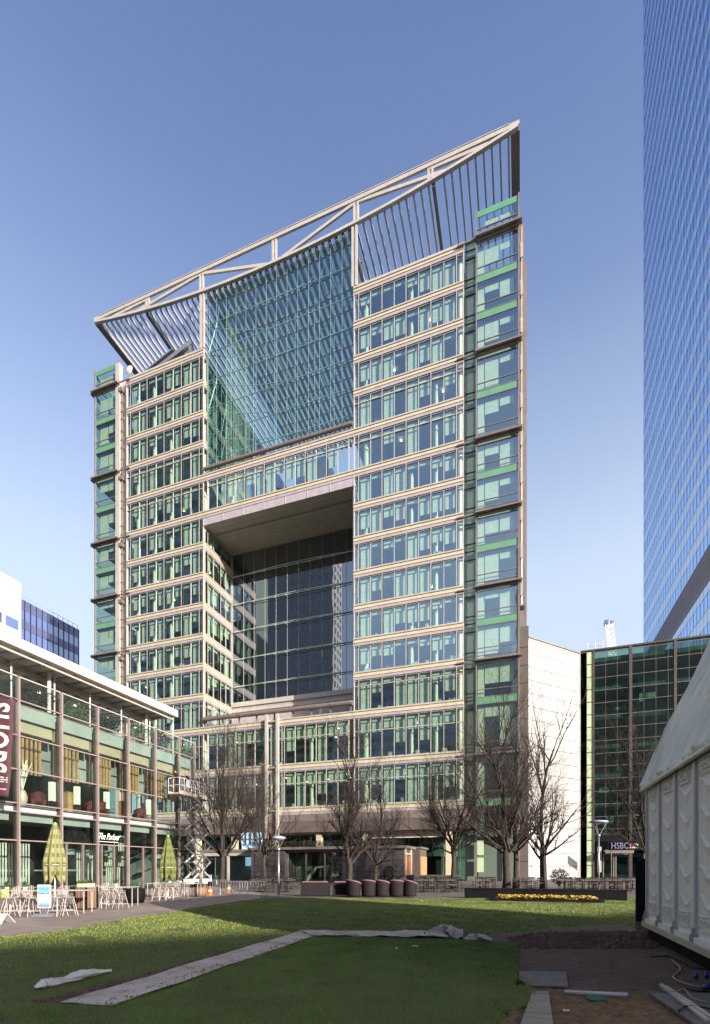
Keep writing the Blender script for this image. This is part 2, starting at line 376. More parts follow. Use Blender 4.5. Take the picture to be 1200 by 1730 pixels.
# ============================================================ ground
def struct(name, mb, m, smooth=False, kind='structure', label=None, cat=None):
    o = mb.build(name, m, None, smooth); o['kind'] = kind
    if label: tag(o, label, cat)
    return o
gb = MB(); gb.poly([(-900, -900), (900, -900), (900, 1100), (-900, 1100)], -0.03)
struct('ground', gb, M['plaza_mat'])
lawn_edge = [G(0, 1583), G(60, 1577), G(100, 1572.5), G(150, 1564), G(200, 1555), G(250, 1547), G(300, 1539), G(350, 1530.5), G(400, 1523), G(440, 1518.5)]
lawn_far = [G(500, 1516.5), G(600, 1517.5), G(700, 1517.5), G(800, 1518), G(900, 1518.5), G(1000, 1517.5), G(1090, 1516)]
path = MB(); pe = [G(-900, 1720)] + [G(-250, 1640)] + lawn_edge
path_far = [(-25.2, 34.5), (-25.2, -8)]
path.poly([(-12, -6)] + [(-11.6, 2)] + lawn_edge + [G(440, 1508), (-25.2, 34.5), (-25.2, -8)], -0.012)
struct('path', path, M['paving_mat'])
lw = MB(); lawn_poly = [(-12, -6), (-11.6, 2)] + lawn_edge + lawn_far + [(14, 24), (14, -6)]
lw.poly(lawn_poly, 0.0)
struct('lawn', lw, M['lawn_mat'])
kerb = MB()
for a, b in zip(lawn_edge[:-1], lawn_edge[1:]):
    kerb.bar((a[0], a[1], -0.005), (b[0], b[1], -0.005), 0.10, 0.02)
struct('lawn_edging', kerb, M['plaza_mat'])
# bare soil
def ragged(pts, amp, n=6, seed=1):
    rr = random.Random(seed); out = []
    for a, b in zip(pts, pts[1:] + pts[:1]):
        for k in range(n):
            t = k / n
            out.append((a[0] + (b[0] - a[0]) * t + rr.uniform(-amp, amp), a[1] + (b[1] - a[1]) * t + rr.uniform(-amp, amp)))
    return out
soil_poly = ragged([G(780, 1590), G(830, 1578), G(900, 1574), G(980, 1566), G(1060, 1562), (2.5, 14.2), (3.2, 12.3), (3.2, 2.5), (-0.2, 2.5), G(872, 1730), G(872, 1600)], 0.10, 7, 3)
so = MB(); so.poly(soil_poly, 0.006); struct('soil', so, M['soil_mat'])
st_poly = ragged([G(868, 1668), G(960, 1672), G(1020, 1676), G(1150, 1680), G(1200, 1684), (2.4, 3.2), (0.5, 3.0), G(850, 1730)], 0.05, 7, 5)
so = MB(); so.poly(st_poly, 0.012); struct('straw_soil', so, M['straw_mat'])
tr_poly = ragged([G(20, 1701), G(150, 1672), G(280, 1638), G(380, 1608), G(470, 1587), G(512, 1580), G(500, 1592), G(250, 1660), G(120, 1702)], 0.05, 6, 8)
so = MB(); so.poly(tr_poly, 0.008); struct('trench_soil', so, M['soil_mat'])
# raised turf mat with a soft lumpy edge
turf_pts = [G(-260, 1712), G(0, 1702), G(100, 1704), G(190, 1708), G(300, 1668), G(420, 1624), G(535, 1586), G(650, 1588), G(760, 1590), G(876, 1598), G(878, 1625), G(876, 1652), G(905, 1676), G(902, 1704), G(848, 1714), G(842, 1735), (-0.4, 2.2), (-4.5, 1.5)]
turf_poly = ragged(turf_pts, 0.025, 6, 12)
tm = MB(); n = len(turf_poly); cxm = sum(p[0] for p in turf_poly) / n; cym = sum(p[1] for p in turf_poly) / n
def shr(p, d):
    l = math.hypot(p[0] - cxm, p[1] - cym); return (p[0] + (cxm - p[0]) * d / l, p[1] + (cym - p[1]) * d / l)
r0 = turf_poly; r1 = [shr(p, 0.02) for p in r0]; r2 = [shr(p, 0.07) for p in r0]
tm.add([(*p, 0.002) for p in r0] + [(*p, 0.035) for p in r1] + [(*p, 0.045) for p in r2],
       [(i, (i + 1) % n, n + (i + 1) % n, n + i) for i in range(n)] + [(n + i, n + (i + 1) % n, 2 * n + (i + 1) % n, 2 * n + i) for i in range(n)] + [tuple(range(2 * n, 3 * n))])
struct('turf', tm, M['turf_mat'])

# grass blades ---------------------------------------------------
def inside(px, py, poly):
    c = np.zeros(len(px), bool); n = len(poly)
    for i in range(n):
        x0, y0 = poly[i]; x1, y1 = poly[(i + 1) % n]
        if y0 == y1: continue
        hit = ((y0 > py) != (y1 > py)) & (px < (x1 - x0) * (py - y0) / (y1 - y0) + x0)
        c ^= hit
    return c
strip1 = [G(100, 1703), G(190, 1709), G(530, 1586), G(545, 1581), G(505, 1579), G(380, 1616)]
strip2 = [G(505, 1579), G(560, 1574), G(700, 1580), G(770, 1570), G(778, 1590), G(535, 1586)]
rng = np.random.default_rng(4)
def blades(nb, dmin, dmax, hgt, wid, region, z0, name, m, label):
    # uniform on the ground within the view wedge
    d = np.sqrt(rng.uniform(dmin ** 2, dmax ** 2, nb)); px = rng.uniform(-60, 1260, nb); u = (px - CX) / F
    x = d * (-SA + u * CA); y = d * (CA + u * SA)
    ok = region(x, y); x = x[ok]; y = y[ok]; d = d[ok]; k = len(x)
    a = rng.uniform(0, 2 * PI, k); h = hgt * rng.uniform(0.4, 1.25, k) * (1 + .45 * np.sin(x * 7 + 2 * np.sin(y * 5)) * np.sin(y * 9 + x * 2)) * (1 + .5 * (rng.random(k) < .03)); wd = wid * rng.uniform(0.7, 1.3, k) * np.clip(d / 7, 0.8, 2.0)
    lean = rng.uniform(0, 0.8, k) * h; la = rng.uniform(0, 2 * PI, k)
    V = np.empty((k, 3, 3), np.float32)
    V[:, 0] = np.stack([x - wd * np.cos(a), y - wd * np.sin(a), np.full(k, z0)], 1)
    V[:, 1] = np.stack([x + wd * np.cos(a), y + wd * np.sin(a), np.full(k, z0)], 1)
    V[:, 2] = np.stack([x + lean * np.cos(la), y + lean * np.sin(la), z0 + h], 1)
    me = bpy.data.meshes.new(name); me.vertices.add(3 * k); me.vertices.foreach_set('co', V.reshape(-1))
    me.loops.add(3 * k); me.loops.foreach_set('vertex_index', np.arange(3 * k, dtype=np.int32))
    me.polygons.add(k); me.polygons.foreach_set('loop_start', np.arange(0, 3 * k, 3, dtype=np.int32))
    me.polygons.foreach_set('loop_total', np.full(k, 3, np.int32)); me.update(); me.validate()
    me.materials.append(m); o = bpy.data.objects.new(name, me); COL.objects.link(o)
    tag(o, label, 'grass', None, 'stuff')
M['blade_turf'] = pbr('new_turf_blades', (0.130, 0.230, 0.032), 0.7, 0, 0.5, 1.6)
M['blade_lawn'] = pbr('lawn_blades', (0.120, 0.195, 0.028), 0.7, 0, 0.5, 1.1, tint=(0.22, 0.25, 0.065))
M['straw'] = pbr('dry_straw', (0.22, 0.13, 0.06), 0.8, 0, 0.5, 6)
def reg_turf(x, y): return inside(x, y, turf_poly)
def reg_lawn(x, y):
    nz = (np.sin(x * 2.1 + 1.3 * np.sin(y * 1.7)) + np.sin(y * 2.9 + x)) * 0.25
    return inside(x, y, lawn_poly) & ~inside(x, y, turf_poly) & ~inside(x, y, strip1) & ~inside(x, y, strip2) & ~inside(x, y, tr_poly) & (~inside(x, y, soil_poly)) & (nz < 0.42)
def reg_straw(x, y): return inside(x, y, st_poly)
blades(230000, 4.3, 10.5, 0.030, 0.0022, reg_turf, 0.043, 'turf_grass', M['blade_turf'], 'short dark green blades of the newly laid turf')
blades(260000, 4.5, 24, 0.030, 0.0035, reg_lawn, 0.0, 'lawn_grass', M['blade_lawn'], 'mown green grass of the lawn beyond the white sheeting')
M['blade_light'] = pbr('light_grass_blades', (0.26, 0.33, 0.09), 0.7, 0, 0.3, 3)
blades(40000, 4.3, 10.5, 0.034, 0.0020, reg_turf, 0.043, 'turf_grass_tips', M['blade_light'], 'paler grass tips standing among the dark new turf')
blades(60000, 4.5, 20, 0.036, 0.0035, reg_lawn, 0.0, 'lawn_grass_tips', M['blade_light'], 'paler yellowish grass tips standing among the mown lawn')
blades(30000, 4.3, 7.5, 0.02, 0.002, reg_straw, 0.012, 'straw', M['straw'], 'dry brown straw scattered over the soil at the bottom right')

# clods of earth along the torn edges: uncountable
def clods(nb, region_poly, r0, r1, name, label, seed, m=None):
    rr = random.Random(seed); b = MB(); xs = [p[0] for p in region_poly]; ys = [p[1] for p in region_poly]; k = 0; t = 0
    while k < nb and t < nb * 30:
        t += 1; x = rr.uniform(min(xs), max(xs)); y = rr.uniform(min(ys), max(ys))
        if not inside(np.array([x]), np.array([y]), region_poly)[0]: continue
        k += 1; r = rr.uniform(r0, r1) * (1 if rr.random() < 0.9 else 1.8)
        vs = []
        for d in ((1, 0, 0), (-1, 0, 0), (0, 1, 0), (0, -1, 0), (0, 0, 1), (0, 0, -0.4)):
            q = r * rr.uniform(0.6, 1.3); vs.append((x + d[0] * q, y + d[1] * q, 0.012 + d[2] * q * 0.7))
        b.add(vs, [(0, 2, 4), (2, 1, 4), (1, 3, 4), (3, 0, 4), (2, 0, 5), (1, 2, 5), (3, 1, 5), (0, 3, 5)])
    if seed == 9: b.v = [(x_, y_, z_ + .05) for x_, y_, z_ in b.v]
    if seed == 14: b.v = [(x_, y_, .008 + z_ * .8) for x_, y_, z_ in b.v]
    o = b.build(name, m or M['soil_mat']); tag(o, label, 'earth', None, 'stuff')
clods(900, tr_poly, 0.012, 0.035, 'earth_clods', 'crumbs of dark earth in the trench beside the white sheeting', 2)
mud = [G(860, 1586), G(900, 1577), G(1085, 1574), G(1120, 1600), G(1100, 1604), G(860, 1604)]
clods(1500, mud, 0.015, 0.06, 'earth_clods', 'dark churned earth beyond the bare soil, near the marquee', 3)
edge_poly = [G(190, 1712), G(300, 1672), G(420, 1628), G(533, 1589), G(528, 1584), G(400, 1624), G(280, 1666), G(150, 1707)]
clods(420, edge_poly, 0.006, 0.016, 'earth_clods', 'crumbs of earth strewn along the lower edge of the diagonal white strip', 9)
M['dead_leaf'] = pbr('dead_leaf', (0.16, 0.09, 0.04), 0.8, 0, .5, 9)
lp_ = [G(-40, 1700), G(-40, 1590), G(400, 1530), G(1060, 1530), G(1060, 1570), G(860, 1575), G(500, 1575)]
clods(260, lp_, 0.008, 0.018, 'fallen_leaves', 'brown leaf crumbs scattered over the lawn', 14, M['dead_leaf'])
clods(700, soil_poly, 0.006, 0.018, 'earth_clods', 'small crumbs of earth scattered over the bare soil', 6)

# ============================================================ things lying on the ground
def sheet(name, A, B, C, D, nu, nv, amp, seed, label, m, z=0.05, edge=0):
    rr = random.Random(seed); ph = [rr.uniform(0, 6) for _ in range(6)]
    b = MB()
    def fn(u, v):
        jit = edge * (math.sin(u * 23 + ph[4]) + 0.6 * math.sin(u * 51 + ph[5])) * (1 if v in (0, 1) else 0.3)
        vv = v + jit
        x = (A[0] * (1 - u) + B[0] * u) * (1 - vv) + (D[0] * (1 - u) + C[0] * u) * vv
        y = (A[1] * (1 - u) + B[1] * u) * (1 - vv) + (D[1] * (1 - u) + C[1] * u) * vv
        h = amp * (math.sin(u * 19 + v * 5 + ph[0]) + math.sin(u * 47 - v * 9 + ph[1]) * 0.5 + math.sin(v * 14 + u * 7 + ph[2]) * 0.6 + rr.uniform(-.5, .5))
        return (x, y, z + h)
    b.grid(fn, nu, nv); o = b.build(name, m, None, True)
    md = o.modifiers.new('thick', 'SOLIDIFY'); md.thickness = 0.006
    return tag(o, label, 'plastic sheeting')
sheet('plastic_sheeting', G(100, 1703), G(505, 1578), G(533, 1585), G(190, 1708), 70, 12, 0.004, 1, 'long dirty white strip of sheeting running diagonally beside the dark trench', M['poly'], 0.055, 0.02)
sheet('plastic_sheeting', G(505, 1578), G(745, 1578), G(760, 1589), G(528, 1586), 50, 8, 0.010, 2, 'white strip of sheeting along the far edge of the new turf', M['poly'], 0.07, 0.04)
M['rag'] = pbr('white_plastic_rag', (0.62, 0.60, 0.57), 0.35, 0, .25, 4, 0.6, 18)
def crumple(name, spine, r, seed, label, m, flat=0.6):
    rr = random.Random(seed); b = MB(); n = 14; L = len(spine); K = (L - 1) * 6
    def fn(u, v):
        t = u * (L - 1); i = min(int(t), L - 2); t -= i
        p = Vector(spine[i]).lerp(Vector(spine[i + 1]), t)
        q = Vector(spine[min(i + 1, L - 1)]) - Vector(spine[i]); q.normalize(); sd = q.cross(Vector((0, 0, 1)))
        rad = r * (0.25 + math.sin(PI * min(max(u, 0.02), 0.98)) ** 0.5) * (0.85 + 0.18 * math.sin(u * 13 + seed) + .10 * math.sin(u * 29 + 11 * v))
        a = 2 * PI * v
        return tuple(p + sd * math.cos(a) * rad * (1 + 0.22 * math.sin(a * 3 + u * 9) + .08 * math.sin(a * 7 + u * 31)) + Vector((0, 0, max(-p.z + 0.01, math.sin(a) * rad * flat * (1 + 0.25 * math.sin(a * 4 + u * 12) + .12 * math.sin(a * 9 - u * 37))))))
    b.grid(fn, K * 2, n * 2); o = b.build(name, m, None, True); return tag(o, label, 'plastic sheeting')
g = lambda x, y, z: (*G(x, y), z)
crumple('crumpled_sheeting', [g(718, 1583, .05), g(740, 1582, .09), g(756, 1582, .11), g(770, 1585, .10), g(779, 1589, .03)], 0.15, 3, 'bunched-up grubby heap at the right end of the far white sheeting', M['poly'], 0.8)
crumple('crumpled_sheeting', [g(784, 1591, .03), g(805, 1590, .08), g(832, 1591, .03)], 0.13, 4, 'small dirty scrap of sheeting just right of the bunched heap', M['poly'], 0.5)
crumple('crumpled_sheeting', [g(57, 1673, .02), g(75, 1668, .04), g(110, 1662, .04), g(150, 1651, .045), g(188, 1644, .035)], 0.06, 5, 'twisted rag of white plastic lying alone on the grass at the left', M['rag'], 0.9)
def flat_board(name, pts, z0, z1, m, label, cat):
    b = MB(); b.poly(pts, z0, z1); return tag(b.build(name, m), label, cat)
flat_board('board', [G(880, 1646), G(957, 1647), G(960, 1673), G(870, 1670)], 0.02, 0.045, M['board'], 'dark grey square board lying on the bare soil beside the turf', 'board')
flat_board('board', [G(1096, 1684), G(1210, 1686), (2.35, 3.2), (1.75, 3.2)], 0.02, 0.05, M['board'], 'dark board under the loose battens and cables at the right edge', 'board')
flat_board('plank', [G(900, 1682), G(927, 1682), G(938, 1760), G(872, 1760)], 0.022, 0.05, M['plank'], 'pale worn plank at the corner of the turf, bottom of the picture', 'plank')
flat_board('lath', [G(955, 1679), G(1062, 1684), G(1060, 1688.5), G(954, 1682)], 0.02, 0.045, M['lath'], 'thin bluish white lath lying across the straw and soil', 'lath')
flat_board('batten', [G(1114, 1673), G(1119, 1671.5), G(1200, 1735), G(1190, 1735)], 0.05, 0.075, M['batten'], 'pale batten lying over the dark board, the left one of two side by side', 'batten')
flat_board('batten', [G(1122, 1677), G(1127, 1675.5), G(1212, 1735), G(1204, 1735)], 0.052, 0.078, M['batten'], 'pale batten lying over the dark board, the right one of two side by side', 'batten')
flat_board('mat_scrap', ragged([G(990, 1687), G(1018, 1686), G(1022, 1694), G(998, 1695)], 0.02, 4, 2), 0.015, 0.035, M['green_scrap'], 'torn scrap of green matting against the white lath', 'scrap')
flat_board('paper_scrap', [G(669, 1606), G(673, 1608), G(672, 1610), G(667, 1608)], 0.05, 0.062, M['poly'], 'scrap of white paper on the turf, the left of two', 'litter')
flat_board('paper_scrap', [G(697, 1602.5), G(707, 1602.5), G(707, 1605), G(696, 1605)], 0.05, 0.062, M['poly'], 'scrap of white paper on the turf, the right of two', 'litter')
flat_board('paper_scrap', [G(951, 1710), G(963, 1710.5), G(962, 1714), G(951, 1713)], 0.02, 0.03, M['poly'], 'crumpled white scrap on the straw below the lath', 'litter')
def cable(spine, r, label, m):
    pts = []; rr = random.Random(len(label) + len(spine))
    P = [Vector(p) for p in spine]; P = [P[0]] + P + [P[-1]]
    for i in range(1, len(P) - 2):
        for k in range(8):
            t = k / 8; a, b, c, d = P[i - 1], P[i], P[i + 1], P[i + 2]
            pts.append(0.5 * ((2 * b) + (c - a) * t + (2 * a - 5 * b + 4 * c - d) * t * t + (3 * b - a - 3 * c + d) * t ** 3))
    b = MB(); b.tube(pts, r, 6); return tag(b.build('cable', m, None, True), label, 'cable')
M['cable_black'] = pbr('black_cable', (0.012, 0.012, 0.013), 0.45)
M['cable_grey'] = pbr('grey_cable', (0.30, 0.28, 0.22), 0.5)
cable([g(1135, 1625, .03), g(1150, 1640, .03), g(1138, 1655, .03), g(1165, 1668, .03), g(1200, 1672, .03), g(1225, 1665, .05)], 0.010, 'pale looping cable on the soil at the foot of the marquee', M['cable_grey'])
cable([g(1100, 1620, .03), g(1130, 1619, .03), g(1150, 1628, .04), g(1175, 1640, .04), g(1210, 1643, .04)], 0.011, 'black cable leading along the soil below the marquee base', M['cable_black'])
cable([g(1118, 1682, .06), g(1140, 1688, .08), g(1156, 1684, .09), g(1170, 1698, .08), g(1200, 1705, .06)], 0.008, 'thin grey cable curling over the dark board', M['cable_grey'])
cable([g(1148, 1720, .07), g(1160, 1712, .07), g(1190, 1714, .07), g(1215, 1722, .07)], 0.010, 'black cable crossing the battens at the bottom right', M['cable_black'])
cable([g(1160, 1676, .04), g(1180, 1682, .05), g(1215, 1683, .05)], 0.012, 'thick black cable running out past the blue plugs', M['cable_black'])
for i, (x, y, lab) in enumerate([(1176, 1656, 'blue industrial plug among the cables, the left of the pair standing up'), (1194, 1655, 'blue industrial plug among the cables, the right of the pair standing up'), (1192, 1672, 'larger blue socket lying flat below the two plugs')]):
    p = G(x, y); t = thing('power_plug', lab, 'plug', (p[0], p[1], 0), 0.5 * i, 'blue power plugs among the cables')
    o = (p[0], p[1], 0.0)
    b = MB(); 
    if i < 2: b.lathe(o, [(0.022, 0.01), (0.026, 0.03), (0.026, 0.07), (0.018, 0.085), (0.014, 0.12)], 10)
    else: b.tube([(p[0] - .09, p[1], .03), (p[0] - .02, p[1], .035), (p[0] + .05, p[1], .03), (p[0] + .09, p[1], .03)], [0.02, 0.032, 0.034, 0.022], 10)
    b.build('plug_body', M['blue_plastic'], t, True)
    b = MB(); b.tube([(p[0], p[1], .035), (p[0], p[1], .05)], 0.030, 10) if i < 2 else b.tube([(p[0] + .05, p[1], .03), (p[0] + .065, p[1], .03)], 0.040, 10)
    b.build('collar', M['cable_black'], t, True)
# ============================================================ the glass office building with the roof truss
FY = 56.0
T = thing('office_building', 'tall green glass office block with a square opening and a pointed roof truss', 'building', (-29.9, FY, 0))
MX = -59.8                                  # mirror: x -> MX - x
LV = [67.3, 63.15, 59.1, 54.4, 49.5, 45.4, 41.35, 37.3, 33.15, 29.1, 25.0, 20.4, 14.6, 9.1]
TOPZ = [70.45] + [z - 0.95 for z in LV[:-1]]
TRN = {3: 0.8, 4: 0.8, 11: 0.75, 12: 1.6, 13: 1.55}
FRONT = (0, FY, 1, 0, 0, 1)
RETL = (-40.6, FY, 0, 1, -1, 0)            # inner side of the left wing, faces +X
RETR = (-19.2, FY, 0, 1, 1, 0)
cands = []
def add_win(fr, a0, a1, i, mid, mat='glass', d=0.0, blind=True, z0=None, z1=None, trn=None):
    z0 = LV[i] if z0 is None else z0; z1 = TOPZ[i] if z1 is None else z1
    ox, oy, sx, sy, dx, dy = fr; am = (a0 + a1) / 2
    x, y = ox + am * sx + d * dx, oy + am * sy + d * dy
    D = dist_of(x, y); px = CX + F * (x * CA + y * SA) / D
    ex = abs((ratio_px(ox + a1 * sx, oy + a1 * sy)) - ratio_px(ox + a0 * sx, oy + a0 * sy))
    py = HY - ((z0 + z1) / 2 - EYE) * F / D
    area = ex * (z1 - z0) * F / D
    hid = (px < 300 and py > 1080 + (px * 0.44)) or px < 0
    if fr is RETR: hid = True
    cands.append([0 if hid else area, fr, a0, a1, z0, z1, mid, mat, d, TRN.get(i) if trn is None else trn, blind])
def ratio_px(x, y): return CX + F * (x * CA + y * SA) / dist_of(x, y)
bays_r = [(-18.55 + 2.9 * k, -18.55 + 2.9 * (k + 1)) for k in range(4)]
bays_l = [(MX - b, MX - a) for a, b in bays_r][::-1]
bays_c = [(-40.6 + 0.65 + 2.8714 * k, -40.6 + 0.65 + 2.8714 * (k + 1)) for k in range(7)]
for i in range(14):
    for a, b in bays_r + bays_l: add_win(FRONT, a, b, i, True)
    for a, b in ((-19.15, -18.55), (-6.95, -6.2), (MX + 19.15 - 0.6, MX + 19.15), (MX + 6.2, MX + 6.95)): 
        add_win(FRONT, a, b, i, False, blind=False)
for i in (4, 12, 13):
    for a, b in bays_c: add_win(FRONT, a, b, i, True)
for i in range(5, 12):
    for a, b in ((0.05, 0.65), (0.65, 3.65), (3.65, 6.65)):
        add_win(RETL, a, b, i, b - a > 1, z1=min(TOPZ[i], 47.2)); add_win(RETR, a, b, i, b - a > 1, z1=min(TOPZ[i], 47.2))
    if i < 11:
        for a, b in ((6.9, 10.1), (10.1, 13.4)): add_win(RETL, a, b, i, True); add_win(RETR, a, b, i, True, blind=False)
for i in range(0, 4):
    for k in range(9):
        add_win(RETL, 0.7 + 3.1 * k, 0.7 + 3.1 * (k + 1), i, True); add_win(RETR, 0.7 + 3.1 * k, 0.7 + 3.1 * (k + 1), i, True, blind=False)
cands.sort(key=lambda c: -c[0])
def win_parts(c, pane, fm, bl, bx):
    _, fr, a0, a1, z0, z1, mid, mat, d, trn, blind = c
    for q in (pane, fm, bl, bx): q.fr = fr
    segs = [(a0, (a0 + a1) / 2), ((a0 + a1) / 2, a1)] if mid else [(a0, a1)]
    for p0, p1 in segs:
        j1, j2, j3 = (R.uniform(-.009, .009) for _ in range(3))
        pane.add([(p0 + .01, d + .025 + j1, z0), (p1 - .01, d + .025 - j1, z0), (p1 - .01, d + .025 - j1 + j2, z1), (p0 + .01, d + .025 + j1 + j2, z1)], [(0, 1, 2, 3)])
    w = 0.045
    fm.box(a0 - w, a0 + w, d - 0.16, d + 0.06, z0, z1)
    fm.box(a1 - w, a1 + w, d - 0.13, d + 0.055, z0, z1)
    if mid: m_ = (a0 + a1) / 2; fm.box(m_ - 0.026, m_ + 0.026, d - 0.06, d + 0.05, z0, z1)
    if trn: fm.box(a0 + w, a1 - w, d - 0.09, d + 0.045, z1 - trn - 0.045, z1 - trn + 0.045)
    fm.box(a0 + w, a1 - w, d - 0.06, d + 0.04, z1 - 0.10, z1 - 0.002)
    fm.box(a0 + w, a1 - w, d - 0.06, d + 0.04, z0 + 0.002, z0 + 0.08)
    if blind:
        for p0, p1 in segs:
            zt = z1 - 0.12; H = z1 - z0
            bx.box(p0 + 0.09, p1 - 0.25, d + 0.22, d + 0.34, zt - 0.38, zt)
            r = R.random()
            h = 0 if r < 0.24 else (H * R.uniform(0.25, 0.6) if r < 0.5 else (H * 0.62 if r < 0.72 else H * 0.95))
            if trn and trn > 1.2: h = max(h, trn * R.choice((0.75, 1.0, 1.0)))
            if h > 0.5: bl.box(p0 + 0.10, p1 - 0.27, d + 0.36, d + 0.385, zt - h, zt - 0.02)
top100 = cands[:100]; rest = cands[100:]
for c in top100:
    p, f_, b1, b2 = MB(), MB(), MB(), MB()
    win_parts(c, p, f_, b1, b2)
    wo_ = p.build('window', M[c[7]], T); f_.build('frame', M['pink_metal'], wo_)
    if b1.v: b1.build('blind', M['blind'], wo_)
    if b2.v: b2.build('blind_box', M['blind_box'], wo_)
p, f_, b1, b2 = MB(), MB(), MB(), MB()
for c in rest: win_parts(c, p, f_, b1, b2)
wo_ = tag(p.build('window', M['glass'], T), kind='stuff')
tag(f_.build('frame', M['pink_metal'], wo_), kind='stuff'); tag(b1.build('blind', M['blind'], wo_), kind='stuff'); tag(b2.build('blind_box', M['blind_box'], wo_), kind='stuff')

# floor bands: sill + beige band + grey violet band, per floor
def band(mbs, mbb, mbl, fr, a0, a1, z, e=0.0):
    for q in (mbs, mbb, mbl): q.fr = fr
    mbs.box(a0, a1, -0.20 - e, 0.10, z - 0.16, z - 0.003)
    mbb.box(a0, a1, -0.11 - e, 0.10, z - 0.56, z - 0.165)
    mbl.box(a0, a1, -0.16 - e, 0.10, z - 0.945, z - 0.60)
    mbb.box(a0, a1, -0.22 - e, 0.10, z - 0.598, z - 0.563)
for i, z in enumerate([71.4] + LV):
    segs = [(FRONT, -19.25, -6.15), (FRONT, MX + 6.15, MX + 19.25)]
    if i in (5, 4): segs = [(FRONT, MX + 6.15, -6.15)]
    if i >= 12: segs = [(FRONT, MX + 6.15, -6.15)]
    if i <= 4 and i > 0: segs += [(RETL, 0.101, 28.9), (RETR, 0.101, 28.9)]
    elif i in range(6, 12): segs += [(RETL, 0.101, 13.4), (RETR, 0.101, 13.4)]
    for fr, a, b in segs:
        s_, b_, l_ = MB(), MB(), MB(); band(s_, b_, l_, fr, a, b, z)
        o = b_.build('floor_band', M['beige'], T); s_.build('sill', M['pink_metal'], o); l_.build('lower_strip', M['lav_metal'], o)
    if i > 0:
        zc = z - 0.62
        sl_ = [(-19.0, -6.2, .5, 8), (MX + 6.2, MX + 19.0, .5, 8), (-4.7, -0.35, .35, 6.9), (MX + .35, MX + 4.7, .35, 6.9)]
        if i in (5, 13, 14): sl_.append((-40.7, -19.1, .5, 8))
        for a, b, c0, c1 in sl_: MB(FRONT).box(a, b, c0, c1, zc - 0.25, zc + 0.45).build('floor_slab', M['ceiling'], T)
# parapet with glass balustrade
for a, b in ((-19.25, -6.15), (MX + 6.15, MX + 19.25)):
    pb = MB(); pg = MB()
    pb.box(a, b, FY - .14, FY + .2, 71.402, 71.55); pb.box(a, b, FY + 0.25, FY + 0.33, 72.0, 72.08)
    k = a + .3
    while k < b: pb.box(k, k + .06, FY + .26, FY + .32, 71.55, 72.0); k += 1.45
    pg.box(a, b, FY + 0.28, FY + 0.30, 71.6, 71.98)
    o = pb.build('parapet', M['pink_metal'], T); pg.build('balustrade_glass', M['glass_clear'], o)
# white standing columns inside, seen through the windows
ic = MB()
for a in [-19.2 + 0.9, -12.75, -9.85, -7.0] :
    for x in (a, MX - a):
        ic.tube([(x + 0.35, FY + 0.95, 9), (x + 0.35, FY + 0.95, 70.4)], 0.30, 10)
for x in (-37.1, -31.3, -25.5): 
    ic.tube([(x + .3, FY + .95, 7), (x + .3, FY + .95, 20)], .3, 10); ic.tube([(x + .3, FY + .95, 48.6), (x + .3, FY + .95, 53.4)], .3, 10)
ic.build('interior_column', M['column'], T)
# inner partitions, back walls
iw = MB()
iw.box(-19.0, -0.9, FY + 8, FY + 8.2, 8, 71); iw.box(MX + .9, MX + 19.0, FY + 8, FY + 8.2, 8, 71)
iw.box(-40.4, -19.4, FY + 8, FY + 8.2, 8, 20.0); iw.box(-40.5, -19.3, FY + 7, FY + 7.2, 48.5, 54)
for x in (-15.65, -9.85):
    for zz, (l0, l1) in enumerate(zip(LV, TOPZ)):
        if (zz * 7 + int(x)) % 3: 
            iw.box(x - .05, x + .05, FY + 2.2, FY + 8, l0 + .02, l1); iw.box(MX - x - .05, MX - x + .05, FY + 1.6, FY + 8, l0 + .02, l1)
iw.build('interior_wall', M['interior'], T)
dk = MB(); rr = random.Random(5)
for i, z in enumerate(LV):
    for a, b in bays_r + bays_l + (bays_c if i in (4, 12, 13) else []):
        if rr.random() < 0.75:
            n = rr.randint(1, 3)
            for _ in range(n):
                x = rr.uniform(a + .2, b - .7); w_ = rr.uniform(.15, .7); h_ = rr.uniform(.25, .95) 
                dk.box(x, x + w_, FY + rr.uniform(.5, .9), FY + rr.uniform(1.0, 1.6), z - .15, z + h_ * .8)
tag(dk.build('office_clutter', M['desk'], T), kind='stuff')
dl = MB(); rr = random.Random(9)
for i, z in enumerate(TOPZ):
    if i == 0: continue
    for a, b in (bays_r + bays_l):
        if rr.random() < 0.22: x = rr.uniform(a + .3, b - .3); y = FY + rr.uniform(1.5, 5); dl.box(x, x + .22, y, y + .22, z - 0.17, z - 0.14)
for a, b in bays_c:
    for z in (TOPZ[12], TOPZ[13]):
        for k in range(2):
            x = rr.uniform(a + .3, b - .3); y = FY + rr.uniform(1.5, 6); dl.box(x, x + .25, y, y + .25, z - 0.3, z - 0.26)
tag(dl.build('ceiling_light', M['downlight'], T), kind='stuff')
# solid body behind
co = MB()
co.box(-19.0, -1.2, FY + 8.3, FY + 29, 0, 71.2); co.box(MX + 1.2, MX + 19.0, FY + 8.3, FY + 29, 0, 71.2)
co.box(-40.4, -19.2, FY + 13.6, FY + 29, 0, 54.2); co.box(-40.4, -19.2, FY + 6.8, FY + 13.5, 47.999, 54.2)
co.box(-39.0, -33.0, FY + 25, FY + 29, 54.21, 75)
co.box(-19.0, -6.3, FY + .35, FY + 8, 70.7, 71.3); co.box(MX + 6.3, MX + 19.0, FY + .35, FY + 8, 70.7, 71.3)
co.build('wall', M['interior'], T)
